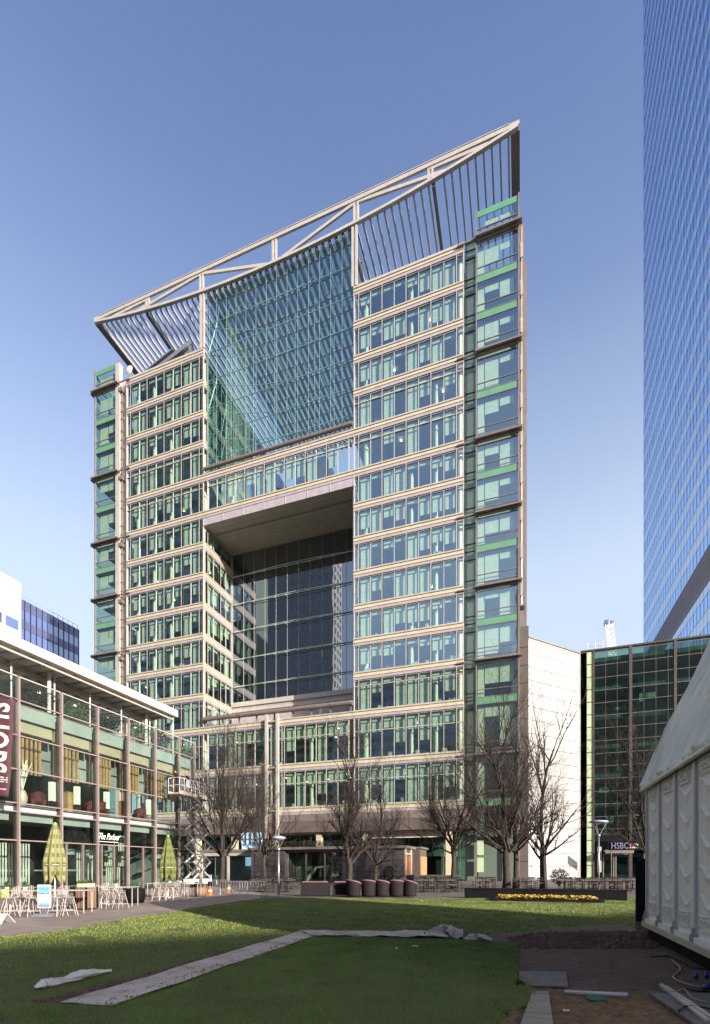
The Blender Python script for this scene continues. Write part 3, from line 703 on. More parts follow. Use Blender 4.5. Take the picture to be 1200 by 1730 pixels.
# end bays of full height glass, green spandrels and thin ledges
ledge_z = [71.3, 58.6, 48.95, 40.8, 32.6, 24.5, 14.1]
gp_z = [67.3, 63.15, 54.4, 45.4, 37.3, 29.1, 20.4, 9.1]
for side in (0, 1):
    def X(a): return a if side == 0 else MX - a
    def bx(mb, a0, a1, *r): x0, x1 = sorted((X(a0), X(a1))); return mb.box(x0, x1, *r)
    e = MB()
    bounds = [74.6] + ledge_z + [5.0]
    o = MB()
    for zt, zb in zip(bounds[:-1], bounds[1:]):
        x0, x1 = sorted((X(-4.75), X(-.3)))
        o.pane(x0, x1, FY, zb + .12, zt - .12)
    xs = X(-.28); o.add([(xs, FY + .02, 5), (xs, FY + 5.6, 5), (xs, FY + 5.6, 74.5), (xs, FY + .02, 74.5)], [(0, 1, 2, 3)])
    gw = o.build('corner_glazing', M['glass'], T)
    fr = MB()
    bx(fr, -4.86, -4.74, FY - .12, FY + .1, 0.2, 74.6); bx(fr, -.40, -.20, FY - .10, FY + .12, 0.2, 74.6); bx(fr, -.36, -.22, FY + 5.6, FY + 5.75, 5, 74.6)
    for i, z in enumerate(LV + [71.6]):
        bx(fr, -4.74, -.40, FY - .05, FY + .05, z + .82, z + .90)
        bx(fr, -4.74, -.40, FY - .05, FY + .05, z - .80, z - .72)
        bx(fr, -4.74, -.40, FY - .05, FY + .05, z - .02, z + .06)
        for zz in (z + .82, z - .8): bx(fr, -.34, -.24, FY + .12, FY + 5.6, zz, zz + .08)
    fr.build('frame', M['brown_metal'], gw)
    for z in gp_z + [74.5]:
        g_ = MB(); bx(g_, -4.70, -.44, FY - .02, FY + .08, z - .70, z - .04); bx(g_, -.33, -.27, FY + .15, FY + 5.5, z - .70, z - .04)
        g_.build('green_spandrel', M['green_panel'], T)
    bl = MB()
    rb = random.Random(side + 3)
    for i, z in enumerate(LV[:13] + [71.5]):
        zt = (TOPZ[i] if i < 13 else 73.7) - .1; h = zt - z
        bx(bl, -3.9, -2.45, FY + .40, FY + .44, zt - h * rb.choice((.35, .55, .68, .9, .22)), zt); bx(bl, -2.3, -.85, FY + .40, FY + .44, zt - h * rb.choice((.35, .55, .68, .9, .22)), zt)
        
    tag(bl.build('blind', M['blind'], gw), kind='stuff')
    cc = MB(); bx(cc, -4.7, -4.0, FY + .45, FY + .9, 5, 71); cc.build('interior_column', M['column'], T)
    if side == 0: bb = MB(); bb.box(-4.7, -.6, FY + 7.0, FY + 7.2, 5, 74); bb.build('interior_wall', M['interior'], T)
    for z in ledge_z:
        l = MB(); bx(l, -6.9, -4.9, FY - .34, FY - .22, z - .16, z - .02); bx(l, -4.9, .02, FY - .62, FY - .0, z - .16, z + .02)
        bx(l, -4.72, -.3, FY - .30, FY - .01, z - .34, z - .165)
        if side: bx(l, -.2, .35, FY - .3, FY + 5.0, z - .15, z)
        l.build('ledge', M['brown_metal'], T)
    # recessed strip with service pipe
    rp = MB(); bx(rp, -6.12, -4.9, FY + .75, FY + .9, 0, 72.3); ro = rp.build('recess_panel', M['recess_panel'], T)
    ln = MB()
    for i, z in enumerate(LV + [71.4]):
        for q in (-.05, -1.0, .8): bx(ln, -6.12, -4.9, FY + .66, FY + .749, z + q, z + q + .05)
    ln.build('panel_joint', M['dark_metal'], ro)
    if side:
        pc = MB(); bx(pc, -4.92, -4.2, FY - .16, FY + .5, 5, 74.3); bx(pc, -5.9, -5.2, FY + .35, FY + .74, 0, 71.9); pc.build('corner_pilaster', M['pink_metal'], T)
        pp = MB(); pp.tube([(X(-5.15), FY + .12, 2), (X(-5.15), FY + .12, 70.8)], .09, 8)
        for z in LV:
            for q in (0, -1.1, 1.3): pp.box(X(-5.15) - .16, X(-5.15) + .16, FY + .0, FY + .34, z + q, z + q + .10)
        for z in ledge_z: pp.box(X(-5.15) - .3, X(-5.15) + .3, FY - .25, FY + .3, z - 1.25, z - .75)
        pp.build('service_pipe', M['brown_metal'], T)
    else:
        ss = MB(); ss.box(-.20, .28, FY + .30, FY + 1.4, 30, 71.5); ss.box(.28, .55, FY + 5.8, FY + 27, 0, 73.5); ss.box(-1.1, .27, FY + 5.8, FY + 6.1, 0, 74)
        ss.build('side_cladding', M['brown_metal'], T)
        pp = MB()
        pp.tube([(-.02, FY + .12, 30), (-.02, FY + .12, 71)], .055, 6); 
        for z in np.arange(31, 71, 4.07): pp.box(-.14, .10, FY + .02, FY + .2, z, z + 1.6)
        pp.build('service_pipe', M['pink_metal'], T)
# canopy: straight top chord, bellied lower chord, blades running back
def zch(x): return 82 - 3.0 * (1 - ((x + 29.9) / 29.7) ** 2)
tc = MB(); tc.box(-59.55, -0.25, FY - .24, FY + .06, 81.80, 82.25); tc.box(-58.5, -1.3, FY - .30, FY - .245, 81.64, 81.72); tc.box(-58.5, -1.3, FY - .30, FY - .245, 82.20, 82.28)
tc.build('top_chord', M['pink_metal'], T)
bc = MB(); xs_ = np.linspace(-59.4, -0.4, 61)
for a, b in zip(xs_[:-1], xs_[1:]):
    bc.bar((a, FY - .1, zch(a) - .25), (b, FY - .1, zch(b) - .25), 0.34, 0.38)
    bc.bar((a, FY - .32, zch(a) - .47), (b, FY - .32, zch(b) - .47), 0.08, 0.08)
bc.build('bottom_chord', M['pink_metal'], T)
for x in (-49.9, -40.9, -29.9, -18.9, -9.9):
    v = MB()
    for q in (-.22, .22): v.box(x + q - .12, x + q + .12, FY - .22, FY + .02, zch(x) - .1, 81.8)
    v.box(x - .1, x + .1, FY - .12, FY - .02, zch(x) - .1, 81.8)
    v.build('truss_post', M['pink_metal'], T)
for (xa, za, xb) in ((-40.9, 81.6, -51.5), (-40.9, 81.6, -31.0), (-18.9, 81.6, -28.8), (-18.9, 81.6, -8.3), (-9.9, 81.5, -3.5), (-49.9, 81.5, -56.3)):
    v = MB(); v.bar((xa, FY - .1, za), (xb, FY - .1, zch(xb) - .1), .22, .36); v.build('truss_diagonal', M['pink_metal'], T)
for x in (-40.75, -19.05):
    v = MB()
    for q in (-.28, .18): v.box(x + q - .13, x + q + .13, FY - .2, FY + .05, 71.56, zch(x) - .4)
    v.box(x - .1, x + .05, FY - .1, FY, 71.56, zch(x) - .4); v.build('roof_post', M['pink_metal'], T)
for x0, x1 in ((-1.15, -.22), (-59.58, -58.7)):
    v = MB(); v.box(x0, x1, FY + .07, FY + 28.5, 81.55, 82.2); v.build('edge_beam', M['brown_metal'], T)
for x in (-50.2, -9.6): v = MB(); v.box(x - .18, x + .18, FY + .1, FY + 28, zch(x) - .75, zch(x) - .3); v.build('roof_beam', M['brown_metal'], T)
for k in range(66):
    x = -58.4 + k * (57.0 / 65)
    if abs(x + 50.2) < .35 or abs(x + 9.6) < .35: continue
    c_ = -40.4 < x < -19.4
    v = MB()
    v.bar((x, FY + .12, zch(x) - (.45)), (x, FY + 28.4, zch(x) - .45), .19 if not c_ else .36, .40 if not c_ else .7)
    v.build('louvre', M['fin'], T)
pu = MB()
for y in np.arange(FY + 1.6, FY + 28, 2.2): 
    for a, b in zip(np.arange(-40.4, -19.5, 2.1), np.arange(-38.3, -17.4, 2.1)): pu.bar((a, y, zch(a) - .12), (min(b, -19.4), y, zch(min(b, -19.4)) - .12), .22, .16)
pu.bar((-59.4, FY + 28.4, 81.6), (-40.5, FY + 28.4, 79.2), .3, .5); pu.bar((-40.5, FY + 28.4, 79.2), (-19.3, FY + 28.4, 79.2), .3, .5); pu.bar((-19.3, FY + 28.4, 79.2), (-.4, FY + 28.4, 81.6), .3, .5)
pu.build('purlin', M['fin'], T)
rg = MB()
ys = [-40.5, -35, -30, -25, -19.3]
for a, b in zip(ys[:-1], ys[1:]): rg.quad((a, FY + .2, zch(a) + .0), (b, FY + .2, zch(b) + .0), (b, FY + 28.3, zch(b) + .0), (a, FY + 28.3, zch(a) + .0))
rg.build('roof_glass', M['glass_clear'], T)
# atrium front glass with bow string cable trusses
ag = MB(); xs_ = np.linspace(-40.4, -19.4, 15)
for a, b in zip(xs_[:-1], xs_[1:]): ag.add([(a, FY + .45, 54.6), (b, FY + .45, 54.6), (b, FY + .45, zch(b) - .6), (a, FY + .45, zch(a) - .6)], [(0, 1, 2, 3)])
agl = ag.build('atrium_glazing', M['glass_atrium'], T)
jm = MB()
for x in xs_: jm.box(x - .012, x + .012, FY + .42, FY + .449, 54.6, zch(x) - .6)
jm.build('glass_joint', M['fin'], agl)
def cable_truss(x0, x1, y, z, sag, nseg=14, tie=None):
    b = MB(); b.tube([(x0, y + .12, z), (x1, y + .12, z)], .065, 5)
    P_ = []
    for k in range(nseg + 1):
        t = k / nseg; P_.append((x0 + (x1 - x0) * t, y + .15 + sag * math.sin(PI * t), z - .18))
    b.tube(P_, .050, 5)
    for k in range(1, nseg, 1):
        b.tube([(P_[k][0], y + .1, z), P_[k]], .035, 4)
        b.box(P_[k][0] - .09, P_[k][0] + .09, y + .02, y + .14, z - .09, z + .09)
    return b.build('cable_truss', M['pale_steel'], T)
for z in (75.2, 71.4, 67.6, 63.8, 60.2, 56.9): cable_truss(-40.4, -19.4, FY + .5, z, 3.0)
hz = MB()
for k in range(1, 14):
    x = -40.4 + 1.5 * k; y = FY + .65 + 2.2 * math.sin(PI * k / 14)
    if k % 2 == 0: hz.tube([(x, y, 75), (x, y, 56)], .03, 4)
    hz.tube([(x, FY + .6, 75.2), (x, FY + .65 + 2.2 * math.sin(PI * k / 14), zch(x) - .6)], .03, 4)
hz.build('hanger_rod', M['pale_steel'], T)
dg = MB(); zz_ = (75.2, 71.4, 67.6, 63.8, 60.2, 56.9); rd_ = random.Random(6)
for a in range(5):
    for k in range(1, 13):
        if rd_.random() < .35: continue
        k2 = k + rd_.choice((-1, 1, 1)); x1 = -40.4 + 1.5 * k; x2 = -40.4 + 1.5 * k2
        dg.tube([(x1, FY + .62, zz_[a]), (x2, FY + .65 + 3.0 * math.sin(PI * k2 / 14), zz_[a + 1] - .18)], .032, 4)
dg.build('diagonal_rod', M['pale_steel'], T)
# beam across the centre: soffit, deep fascia
sf = MB(); sf.box(-40.75, -19.05, FY - .1, FY + 13.5, 47.55, 47.95); so_ = sf.build('soffit', M['soffit'], T)
sj = MB()
for y in np.arange(FY + 1, FY + 13, .62): sj.box(-40.5, -19.3, y, y + .018, 47.535, 47.549)
sj.box(-40.5, -19.3, FY + 1.9, FY + 2.05, 47.50, 47.534); sj.build('panel_joint', M['brown_metal'], so_)
ff = MB(); ff.box(-40.6, -19.2, FY - .13, FY + .1, 47.56, 48.5); ff.build('fascia', M['lav_metal'], T)
for k in range(8):
    x = -40.6 + 21.4 * k / 7; v = MB(); v.box(x - .05, x + .05, FY - .17, FY - .131, 47.6, 48.5); v.build('fascia_joint', M['pink_metal'], T)
# recessed dark glass wall of the opening
rgz = MB(); RY = FY + 6.7
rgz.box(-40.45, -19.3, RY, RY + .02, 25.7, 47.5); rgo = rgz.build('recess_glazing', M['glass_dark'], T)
jm = MB()
for x in np.arange(-40.4, -19, 1.78): jm.box(x - .02, x + .02, RY - .04, RY - .001, 25.7, 47.5)
jm.build('glass_joint', M['lav_metal'], rgo)
for z in (44.3, 40.2, 36.2, 32.1, 28.1): 
    b = MB(); b.tube([(-40.4, RY - .1, z), (-19.4, RY - .1, z)], .05, 5)
    P_ = [(-40.4 + 21 * k / 12, RY - .12 - .55 * math.sin(PI * k / 12), z - .1) for k in range(13)]; b.tube(P_, .045, 5)
    for k in range(1, 12): b.tube([(P_[k][0], RY - .05, z), P_[k]], .03, 4); b.box(P_[k][0] - .1, P_[k][0] + .1, RY - .14, RY - .03, z - .1, z + .1)
    b.build('cable_truss', M['pale_steel'], T)
up = MB(); up.box(-40.45, -19.3, RY - .25, RY + .3, 21.3, 25.0); up.build('upstand', M['lav_metal'], T)
up = MB(); up.box(-40.45, -19.3, RY - .45, RY + .32, 25.01, 25.65); up.box(-40.45, -19.3, RY - .40, RY - .255, 24.2, 24.6); up.build('cornice', M['pink_metal'], T)
te = MB(); te.box(-40.5, -19.25, FY + .12, RY + 7, 19.6, 20.5); te.build('terrace', M['beige'], T)
rl = MB(); rl.tube([(-40.5, FY - .35, 21.35), (-19.3, FY - .35, 21.35)], .30, 10)
for k in range(9): x = -40.2 + 20.6 * k / 8; rl.box(x - .09, x + .09, FY - .2, FY - .02, 20.42, 21.1)
rl.build('maintenance_rail', M['brown_metal'], T)
rl = MB(); rl.tube([(-40.4, FY - .25, 55.0), (-19.3, FY - .25, 55.0)], .24, 10)
for k in range(9): x = -40.2 + 20.6 * k / 8; rl.box(x - .07, x + .07, FY - .2, FY - .02, 54.42, 54.8)
rl.box(-40.5, -19.3, FY - .1, FY + .3, 54.402, 54.6)
rl.build('maintenance_rail', M['brown_metal'], T)
# paired columns on the lower front
for x in (-30.85, -29.3):
    v = MB(); v.box(x - .16, x + .16, FY - .62, FY - .22, 5.2, 21.0); v.build('pilaster', M['pink_metal'], T)
v = MB()
for z in (20.2, 14.3, 8.8): v.box(-30.68, -29.47, FY - .5, FY - .24, z - .2, z)
v.build('pilaster_tie', M['pink_metal'], T)
# ground floor zone
lo = MB(); lo.box(MX + 6.15, -4.95, FY - .18, FY + .3, 7.25, 8.14); lo.build('lower_fascia', M['brown_metal'], T)
lo = MB(); lo.box(MX + 6.15, -4.95, FY - .14, FY + .3, 5.9, 7.22); lo.build('lower_fascia', M['brown_clad'], T)
lo = MB()
for x in np.arange(-53, -5.5, 2.9): lo.box(x - .03, x + .03, FY - .19, FY - .181, 7.26, 8.13); lo.box(x - .02, x + .02, FY - .15, FY - .141, 5.95, 7.2)
lo.build('fascia_joint', M['black'], T)
lo = MB(); lo.box(-54, -4.95, FY + .31, FY + 5.2, 5.9, 6.0); lo.box(-17.3, -8.6, FY + 2.6, FY + 2.9, 5.2, 5.895); lo.build('lobby_soffit', M['soffit'], T)
lb = MB(); lb.box(-17.2, -8.5, FY + 1.0, FY + 1.15, 5.05, 5.85); lb.build('lobby_beam', M['cream'], T)
for x in (-47.0, -42.0, -36.2, -30.1, -24.0, -17.95, -7.9):
    v = MB(); v.box(x - .34, x + .34, FY + .35, FY + 1.0, -.02, 5.9); v.build('column', M['beige'], T)
v = MB(); v.pane(-54, -5, FY + 4.6, 0, 5.9); lg = v.build('lobby_glazing', M['glass_green'], T)
v = MB()
for x in np.arange(-54, -5, 1.5): v.box(x - .04, x + .04, FY + 4.5, FY + 4.59, 0, 5.9)
v.box(-54, -5, FY + 4.5, FY + 4.58, 2.7, 2.8); v.build('frame', M['lav_metal'], lg)
v = MB(); v.box(-20, -9.3, FY + 3.8, FY + 3.9, .0, 2.9); v.build('lobby_screen', M['black'], T)
v = MB(); v.box(-54, -5, FY + 8, FY + 8.2, 0, 5.9); v.build('interior_wall', M['interior'], T)
v = MB(); v.box(-4.7, -.9, FY + 1.2, FY + 1.3, 0, 4.9); v.box(-4.7, -.5, FY - .02, FY + .1, 4.9, 5.6); v.build('end_bay_base', M['recess_panel'], T)
for z in (1.0, 2.9): v = MB(); v.box(-4.7, -4.0, FY - .01, FY + .1, z, z + 1.6); v.build('end_bay_green_panel', M['pale_green'], T)  # pale green panels at the foot of the end bay
# roof-top things: arm of the window cleaning cradle, dish
bm_ = thing('cleaning_cradle', 'grey green window cleaning machine resting on the roof under the left louvres', 'cradle', (-47, FY + 2.2, 71.4))
v = MB(); v.bar((-51.6, FY + 1.4, 72.2), (-43.6, FY + 1.4, 74.7), .5, .75); v.bar((-49.4, FY + .9, 72.3), (-43.9, FY + .9, 73.95), .3, .35); v.build('arm', M['galv'], bm_)
v = MB(); v.bar((-51.8, FY + 1.3, 72.85), (-46.5, FY + 1.3, 74.55), .7, .18); v.build('arm_cover', M['galv'], bm_)
v = MB(); v.bar((-44.6, FY + 1.6, 73.2), (-43.3, FY + 1.6, 73.7), .9, 1.2); v.box(-44.2, -43.4, FY + 1.2, FY + 2.1, 71.3, 73.2); v.build('machine_head', M['galv'], bm_)
v = MB(); v.box(-50.4, -48.6, FY + 1.0, FY + 2.2, 71.3, 72.2); v.box(-47.4, -46.8, FY + 1.1, FY + 1.9, 71.3, 73.2); v.build('chassis', M['dark_metal'], bm_)
ds = thing('satellite_dish', 'small round white dish on the roof corner left of the louvres', 'dish', (-54.0, FY + .8, 72))
v = MB(); v.fr = None
vs = []; 
v.grid(lambda a, b: (-54.0 + .62 * a * math.cos(2 * PI * b), FY + .55 + .22 * a * a, 73.8 + .62 * a * math.sin(2 * PI * b)), 5, 20); v.build('reflector', M['white_paint'], ds, True)
v = MB(); v.tube([(-54, FY + .85, 72.1), (-54, FY + .85, 73.8)], .06, 6); v.tube([(-54, FY + .85, 73.8), (-54, FY + .6, 73.8)], .05, 6); v.build('mast', M['brown_metal'], ds)
# ============================================================ white stone wall block and the bank building
wb = thing('stone_building', 'sunlit white stone clad wing standing between the office block and the dark green glass', 'building', (0.7, 63.6, 0))
P0, P1 = (0.75, 63.5), (7.1, 70.45)
v = MB(); v.poly([P0, P1, (8.0, 70.45), (8.0, 84), (0.75, 84)], 0, 29.6); v.build('wall', M['stone_white'], wb)
dx, dy = P1[0] - P0[0], P1[1] - P0[1]; L = math.hypot(dx, dy); dx /= L; dy /= L
FW = (P0[0], P0[1], dx, dy, -dy, dx)
v = MB(FW); 
for z in np.arange(1.63, 29.5, 1.63): v.box(0.05, L - .05, -.012, .01, z, z + .08)
for a in (L * .33, L * .67): v.box(a, a + .06, -.010, .011, 0, 29.5)
v.build('panel_joint', M['brown_clad'], wb)
v = MB(); v.poly([P0, P1, (7.3, 70.45), (.85, 63.4)], 29.61, 29.75); v.build('coping', M['brown_metal'], wb)
bc_ = thing('cladding_block', 'brown stone clad pier between the office block and the white stone wing', 'building', (0, 60, 0))
v = MB(); v.box(-1.15, .74, FY + 5.0, 63.4, 0, 29.9) ; v.build('wall', M['brown_clad'], bc_)
v = MB()
for z in np.arange(2.2, 29.5, 2.1): v.box(-1.14, .75, FY + 4.985, FY + 5.01, z, z + .05)
for z in np.arange(1.2, 29.5, 2.1): v.box(.735, .752, FY + 5.01, 63.35, z, z + .05)
v.build('panel_joint', M['black'], bc_)

bk = thing('bank_building', 'low dark green glass bank building behind the marquee', 'building', (16, 70.5, 0))
BY = 70.5; FB = (0, BY, 1, 0, 0, 1)
v = MB(FB); v.box(8.6, 23.4, 5.0, 20, 0, 29.2); v.build('wall', M['interior'], bk)
v = MB(FB); v.box(7.3, 8.05, -.05, .4, 0, 29.8); v.box(8.75, 8.95, -.1, .4, 0, 29.8); v.build('corner_post', M['dark_metal'], bk)
for r in range(18):
    v = MB(FB); z = .2 + r * 1.64; v.box(8.06, 8.74, 0, .12, z, z + 1.56); v.build('pale_green_panel', M['pale_green'], bk)
v = MB(FB); 
for r in range(18): z = .1 + r * 1.64; v.box(8.05, 8.75, -.02, .1, z, z + .08)
v.build('panel_joint', M['dark_metal'], bk)
bays = [(8.95, 12.95), (13.3, 17.9), (18.2, 23.6)]
for j, (a, b) in enumerate(bays):
    v = MB(FB); v.pane(a, b, 0, 5.8 if j == 0 else 0, 29.6); gl_ = v.build('curtain_wall', M['glass_green'], bk)
    v = MB(FB)
    for r in range(3, 19):
        z = r * 1.64 - .1
        if z < 5.7: continue
        v.box(a, b, -.04, .04, z, z + .045)
    k = a + 1.33
    while k < b - .3: v.box(k - .012, k + .012, -.01, .04, 5.8, 29.6); k += 1.33
    v.build('glazing_bar', M['brown_metal'], gl_)
v = MB(FB); v.box(12.95, 13.3, -.12, .3, 0, 29.75); v.box(17.9, 18.2, -.12, .3, 0, 29.75); v.box(7.3, 23.6, -.1, .5, 29.76, 29.95); v.build('frame', M['dark_metal'], bk)
v = MB(FB)
for z in (5.6, 9.4, 13.2, 17.0, 20.8, 24.6, 28.4): v.box(8.8, 23.5, .4, 5, z, z + .5)
v.build('floor_slab', M['roof'], bk)
v = MB(FB); rr = random.Random(11)
for _ in range(26): x = rr.uniform(9.1, 22); z = rr.choice((6.2, 10, 13.8, 17.6, 21.4)) + rr.uniform(.2, 2); v.box(x, x + rr.uniform(.3, 1.4), .5, .6, z, z + rr.uniform(.3, 1))
tag(v.build('office_clutter', M['desk'], bk), kind='stuff')
v = MB(FB); v.box(8.95, 23.5, -.02, .1, 4.9, 5.75); v.build('entrance_fascia', M['black'], bk)
v = MB(FB); v.box(9.3, 9.75, -.25, -.05, .9, 4.2); v.build('sunlit_sliver_panel', M['stone_white'], bk)  # white panel painted in for a sunlit sliver of wall
v = MB(FB); v.box(10.0, 13.2, -1.6, -.02, 3.55, 3.75); v.box(10.0, 13.2, -1.62, -1.5, 3.3, 3.549); v.build('canopy', M['brown_metal'], bk)
v = MB(FB); v.box(9.9, 13.0, 0.0, .04, 0, 3.3); d_ = v.build('door', M['glass_green'], bk)
v = MB(FB)
for x in (10.0, 11.2, 11.45, 12.9): v.box(x - .07, x + .07, -.05, .08, 0, 3.3)
v.box(9.9, 13, -.05, .08, 3.18, 3.29); v.build('door_frame', M['brown_metal'], d_)
v = MB(FB); v.box(13.4, 23.4, .0, .04, 0, 4.9); v.build('window', M['glass_dark'], bk)
# bank lettering with emblem
sg = thing('bank_sign', 'HSBC lettering with red and white hexagon emblem over the bank doors', 'sign', (12, 66.3, 0))
vs, fs = text_mb('HSBC', 1.05, 1.85, 0.05, 0.004)
ln = MB(); ln.add([(11.18 + x, 66.2 - z_, 4.1 + y) for x, y, z_ in vs], fs); ln.build('letters', M['hsbc_white'], sg)
v = MB(); v.box(9.9, 13.6, 66.3, 66.38, 3.6, 4.7); v.build('board', M['black'], sg)
ex, ez = 12.70, 4.1
def tri(pts, d=.05): b = MB(); n = len(pts); b.add([(x, 66.28, z) for x, z in pts] + [(x, 66.28 - d, z) for x, z in pts], [tuple(range(n)), tuple(range(2 * n - 1, n - 1, -1))] + [(i, (i + 1) % n, n + (i + 1) % n, n + i) for i in range(n)]); return b
tri([(ex - .44, ez - .27), (ex + .44, ez - .27), (ex + .44, ez + .27), (ex - .44, ez + .27)], .03).build('emblem_ground', M['letter'], sg)
e_ = MB()
for pts in ([(ex - .22, ez - .27), (ex + .22, ez - .27), (ex, ez)], [(ex - .22, ez + .27), (ex, ez), (ex + .22, ez + .27)], [(ex - .22, ez - .27), (ex, ez), (ex - .22, ez + .27), (ex - .44, ez)], [(ex + .22, ez - .27), (ex + .44, ez), (ex + .22, ez + .27), (ex, ez)]):
    t_ = tri(pts, .06); 
    if len(pts) == 3: continue
    e_.add(t_.v, t_.f)
e_.build('emblem_red', M['hsbc_red'], sg)
v = MB(); 
for x in (10.3, 13.8): v.tube([(x, 66.45, 0), (x, 66.45, 3.6)], .06, 8)
v.build('support', M['dark_metal'], sg)
rr_ = thing('roof_railing', 'thin white railing on the corner of the bank roof', 'railing', (9, 71, 29.9))
v = MB()
for x in (8.2, 9.1, 10.0): v.tube([(x, 71, 29.9), (x, 71, 31.2)], .04, 5)
for z in (30.6, 31.2): v.tube([(8.2, 71, z), (10.0, 71, z)], .035, 5)
v.build('rail', M['white_paint'], rr_)
# crane tip far behind
cr = thing('tower_crane', 'pale lattice jib of a crane rising behind the bank roof', 'crane', (22, 130, 0))
v = MB(); D = 130.0
def cp(px, py, dd=D): x, y = at(px, dd); return Vector((x, y, EYE + (HY - py) * dd / F))
a0, a1 = cp(1022, 1200), cp(1023, 1052); b0, b1 = cp(1046, 1200), cp(1035, 1048)
a0, b0 = cp(1031, 1130), cp(1046, 1130); off = Vector((.3, 2.0, 0))
n = 10
for q in range(n):
    t0, t1 = q / n, (q + 1) / n
    pa, pb, pc, pd = a0.lerp(a1, t0), a0.lerp(a1, t1), b0.lerp(b1, t0), b0.lerp(b1, t1)
    for o3 in (Vector((0, 0, 0)), off):
        v.bar(pa + o3, pb + o3, .22); v.bar(pc + o3, pd + o3, .22); v.bar(pa + o3, pd + o3 if q % 2 else pd + o3, .12); v.bar(pb + o3, pd + o3, .12)
    v.bar(pa, pa + off, .1); v.bar(pc, pc + off, .1)
v.build('jib', M['crane'], cr)
v = MB(); c_ = (a1 + b1) / 2; v.box(c_.x - 1.1, c_.x - .1, c_.y - .6, c_.y + 1, c_.z - .6, c_.z + .3); v.box(c_.x + .3, c_.x + 1.1, c_.y, c_.y + 1.0, c_.z - .3, c_.z + .2); v.build('jib_head', M['galv'], cr)
v = MB(); m_ = (a0 + b0) / 2; v.box(m_.x - 1, m_.x + 1, m_.y, m_.y + 2, 0, m_.z); v.build('mast', M['crane'], cr)

# ============================================================ blue glass tower on the right
tw = thing('glass_tower', 'very tall blue mirror glass tower rising out of the frame at the right', 'building', (24, 95, 0))
TX, TY0, TY1 = 24.0, 71.5, 115.8; FT = (TX, 0, 0, 1, 1, 0); fh = 4.2; H = 205
v = MB(); v.box(TX + .45, TX + 46, TY0 + .4, TY1 - .4, 0, H); v.build('wall', M['interior'], tw)
flo = [z for z in np.arange(0, H - fh, fh)]
flo = [z + 3.1 for z in flo]
for i, z in enumerate(flo):
    if 40 < z < 44.9: continue
    v = MB(FT)
    for q in range(30):
        ya_ = TY0 + q * 1.4767; j1, j2 = R.uniform(-.007, .007), R.uniform(-.007, .007)
        v.add([(ya_, .02 + j1, z + .06), (ya_ + 1.47, .02 - j1, z + .06), (ya_ + 1.47, .02 - j1 + j2, z + 2.27), (ya_, .02 + j1 + j2, z + 2.27)], [(0, 1, 2, 3)])
    v.build('window_band', M['glass_tower'], tw)
v = MB(FT)
for i, z in enumerate(flo):
    if 40 < z < 44.9: continue
    v.box(TY0, TY1, -.01, .39, z + 2.30, z + fh - .02)
v.build('spandrel_band', M['glass_band'], tw)
v = MB(FT)
for i, z in enumerate(flo): v.box(TY0, TY1, -.03, .3, z - .02, z + .055)
v.build('floor_line', M['lav_metal'], tw)
v = MB(FT)
for y in np.arange(TY0, TY1 + .1, 1.477): v.box(y - .02, y + .02, -.04, .02, 0, H)
v.build('mullion', M['glass_tower'], tw)
zl = [z for z in flo if 40 < z < 44.9]
v = MB(FT)
for z in np.arange(40.4, 45.3, .45): v.box(TY0, TY1, -.12, .1, z, z + .16)
v.build('plant_louvre', M['lav_metal'], tw)
v = MB(FT); v.box(TY0, TY1, .12, .4, 40.3, 45.4); v.build('plant_recess', M['black'], tw)
v = MB(); v.box(TX - .02, TX + 46, TY1 - .38, TY1, 0, H); v.build('end_wall', M['glass_tower'], tw)

# ============================================================ buildings far left
fl = thing('office_wing', 'dark blue glass office wing above the restaurant roof at the left edge', 'building', (-90, 75, 0))
AX = -90.0; FL = (AX, 0, 0, 1, -1, 0); Y0, Y1 = AX / ratio(31), AX / ratio(133); ZT = EYE + (HY - 1064) * dist_of(AX, Y1) / F
v = MB(); v.box(AX - 20, AX - .15, Y0, Y1 - .1, 0, ZT - .1); v.build('wall', M['interior'], fl)
fhh = 262 / 8.57 * dist_of(AX, AX / ratio(80)) / F
z = ZT - 1.9
v = MB(FL); v.box(Y0, Y1, -.03, .13, z, ZT); v.build('parapet', M['navy_spandrel'], fl)
k = 0
while z > 20 and k < 6:
    v = MB(FL); v.box(Y0, Y1, 0, .12, z - fhh * .54, z - .02); v.build('window_band', M['glass_navy'], fl)
    v = MB(FL); v.box(Y0, Y1, -.03, .13, z - fhh + .02, z - fhh * .54 - .02); v.build('spandrel_band', M['navy_spandrel'], fl)
    z -= fhh; k += 1
v = MB(FL)
for y in np.linspace(Y0, Y1, 12): v.box(y - .05, y + .05, -.1, 0.02, 15, ZT)
v.build('mullion', M['black'], fl)
v = MB(FL)
for y in np.linspace(Y0 + .3, Y1 - .1, 12): v.box(y - .03, y + .03, .2, .26, ZT, ZT + .9)
v.box(Y0, Y1, .2, .26, ZT + .85, ZT + .9); v.build('roof_rail', M['lav_metal'], fl)
v = MB(FL); v.box(Y1, Y1 + 9, 1.0, 12, 0, EYE + (HY - 1128) * dist_of(AX, Y1) / F); v.build('lower_wing', M['glass_navy'], fl)
wt = thing('white_office', 'bright white clad office with slit windows at the left edge', 'building', (-89, 62, 0))
yl = AX / ratio(-60); zt0 = EYE + (HY - 985) * dist_of(AX + 1, Y0) / F
v = MB(); v.box(AX - 18, AX + .8, yl, Y0 - .02, 0, zt0); v.build('wall', M['stone_white'], wt)
v = MB(); v.box(AX - 14, AX - 1.5, yl, Y0 - 3.2, zt0 + .01, zt0 + 2.6); v.build('plant_room', M['stone_white'], wt)
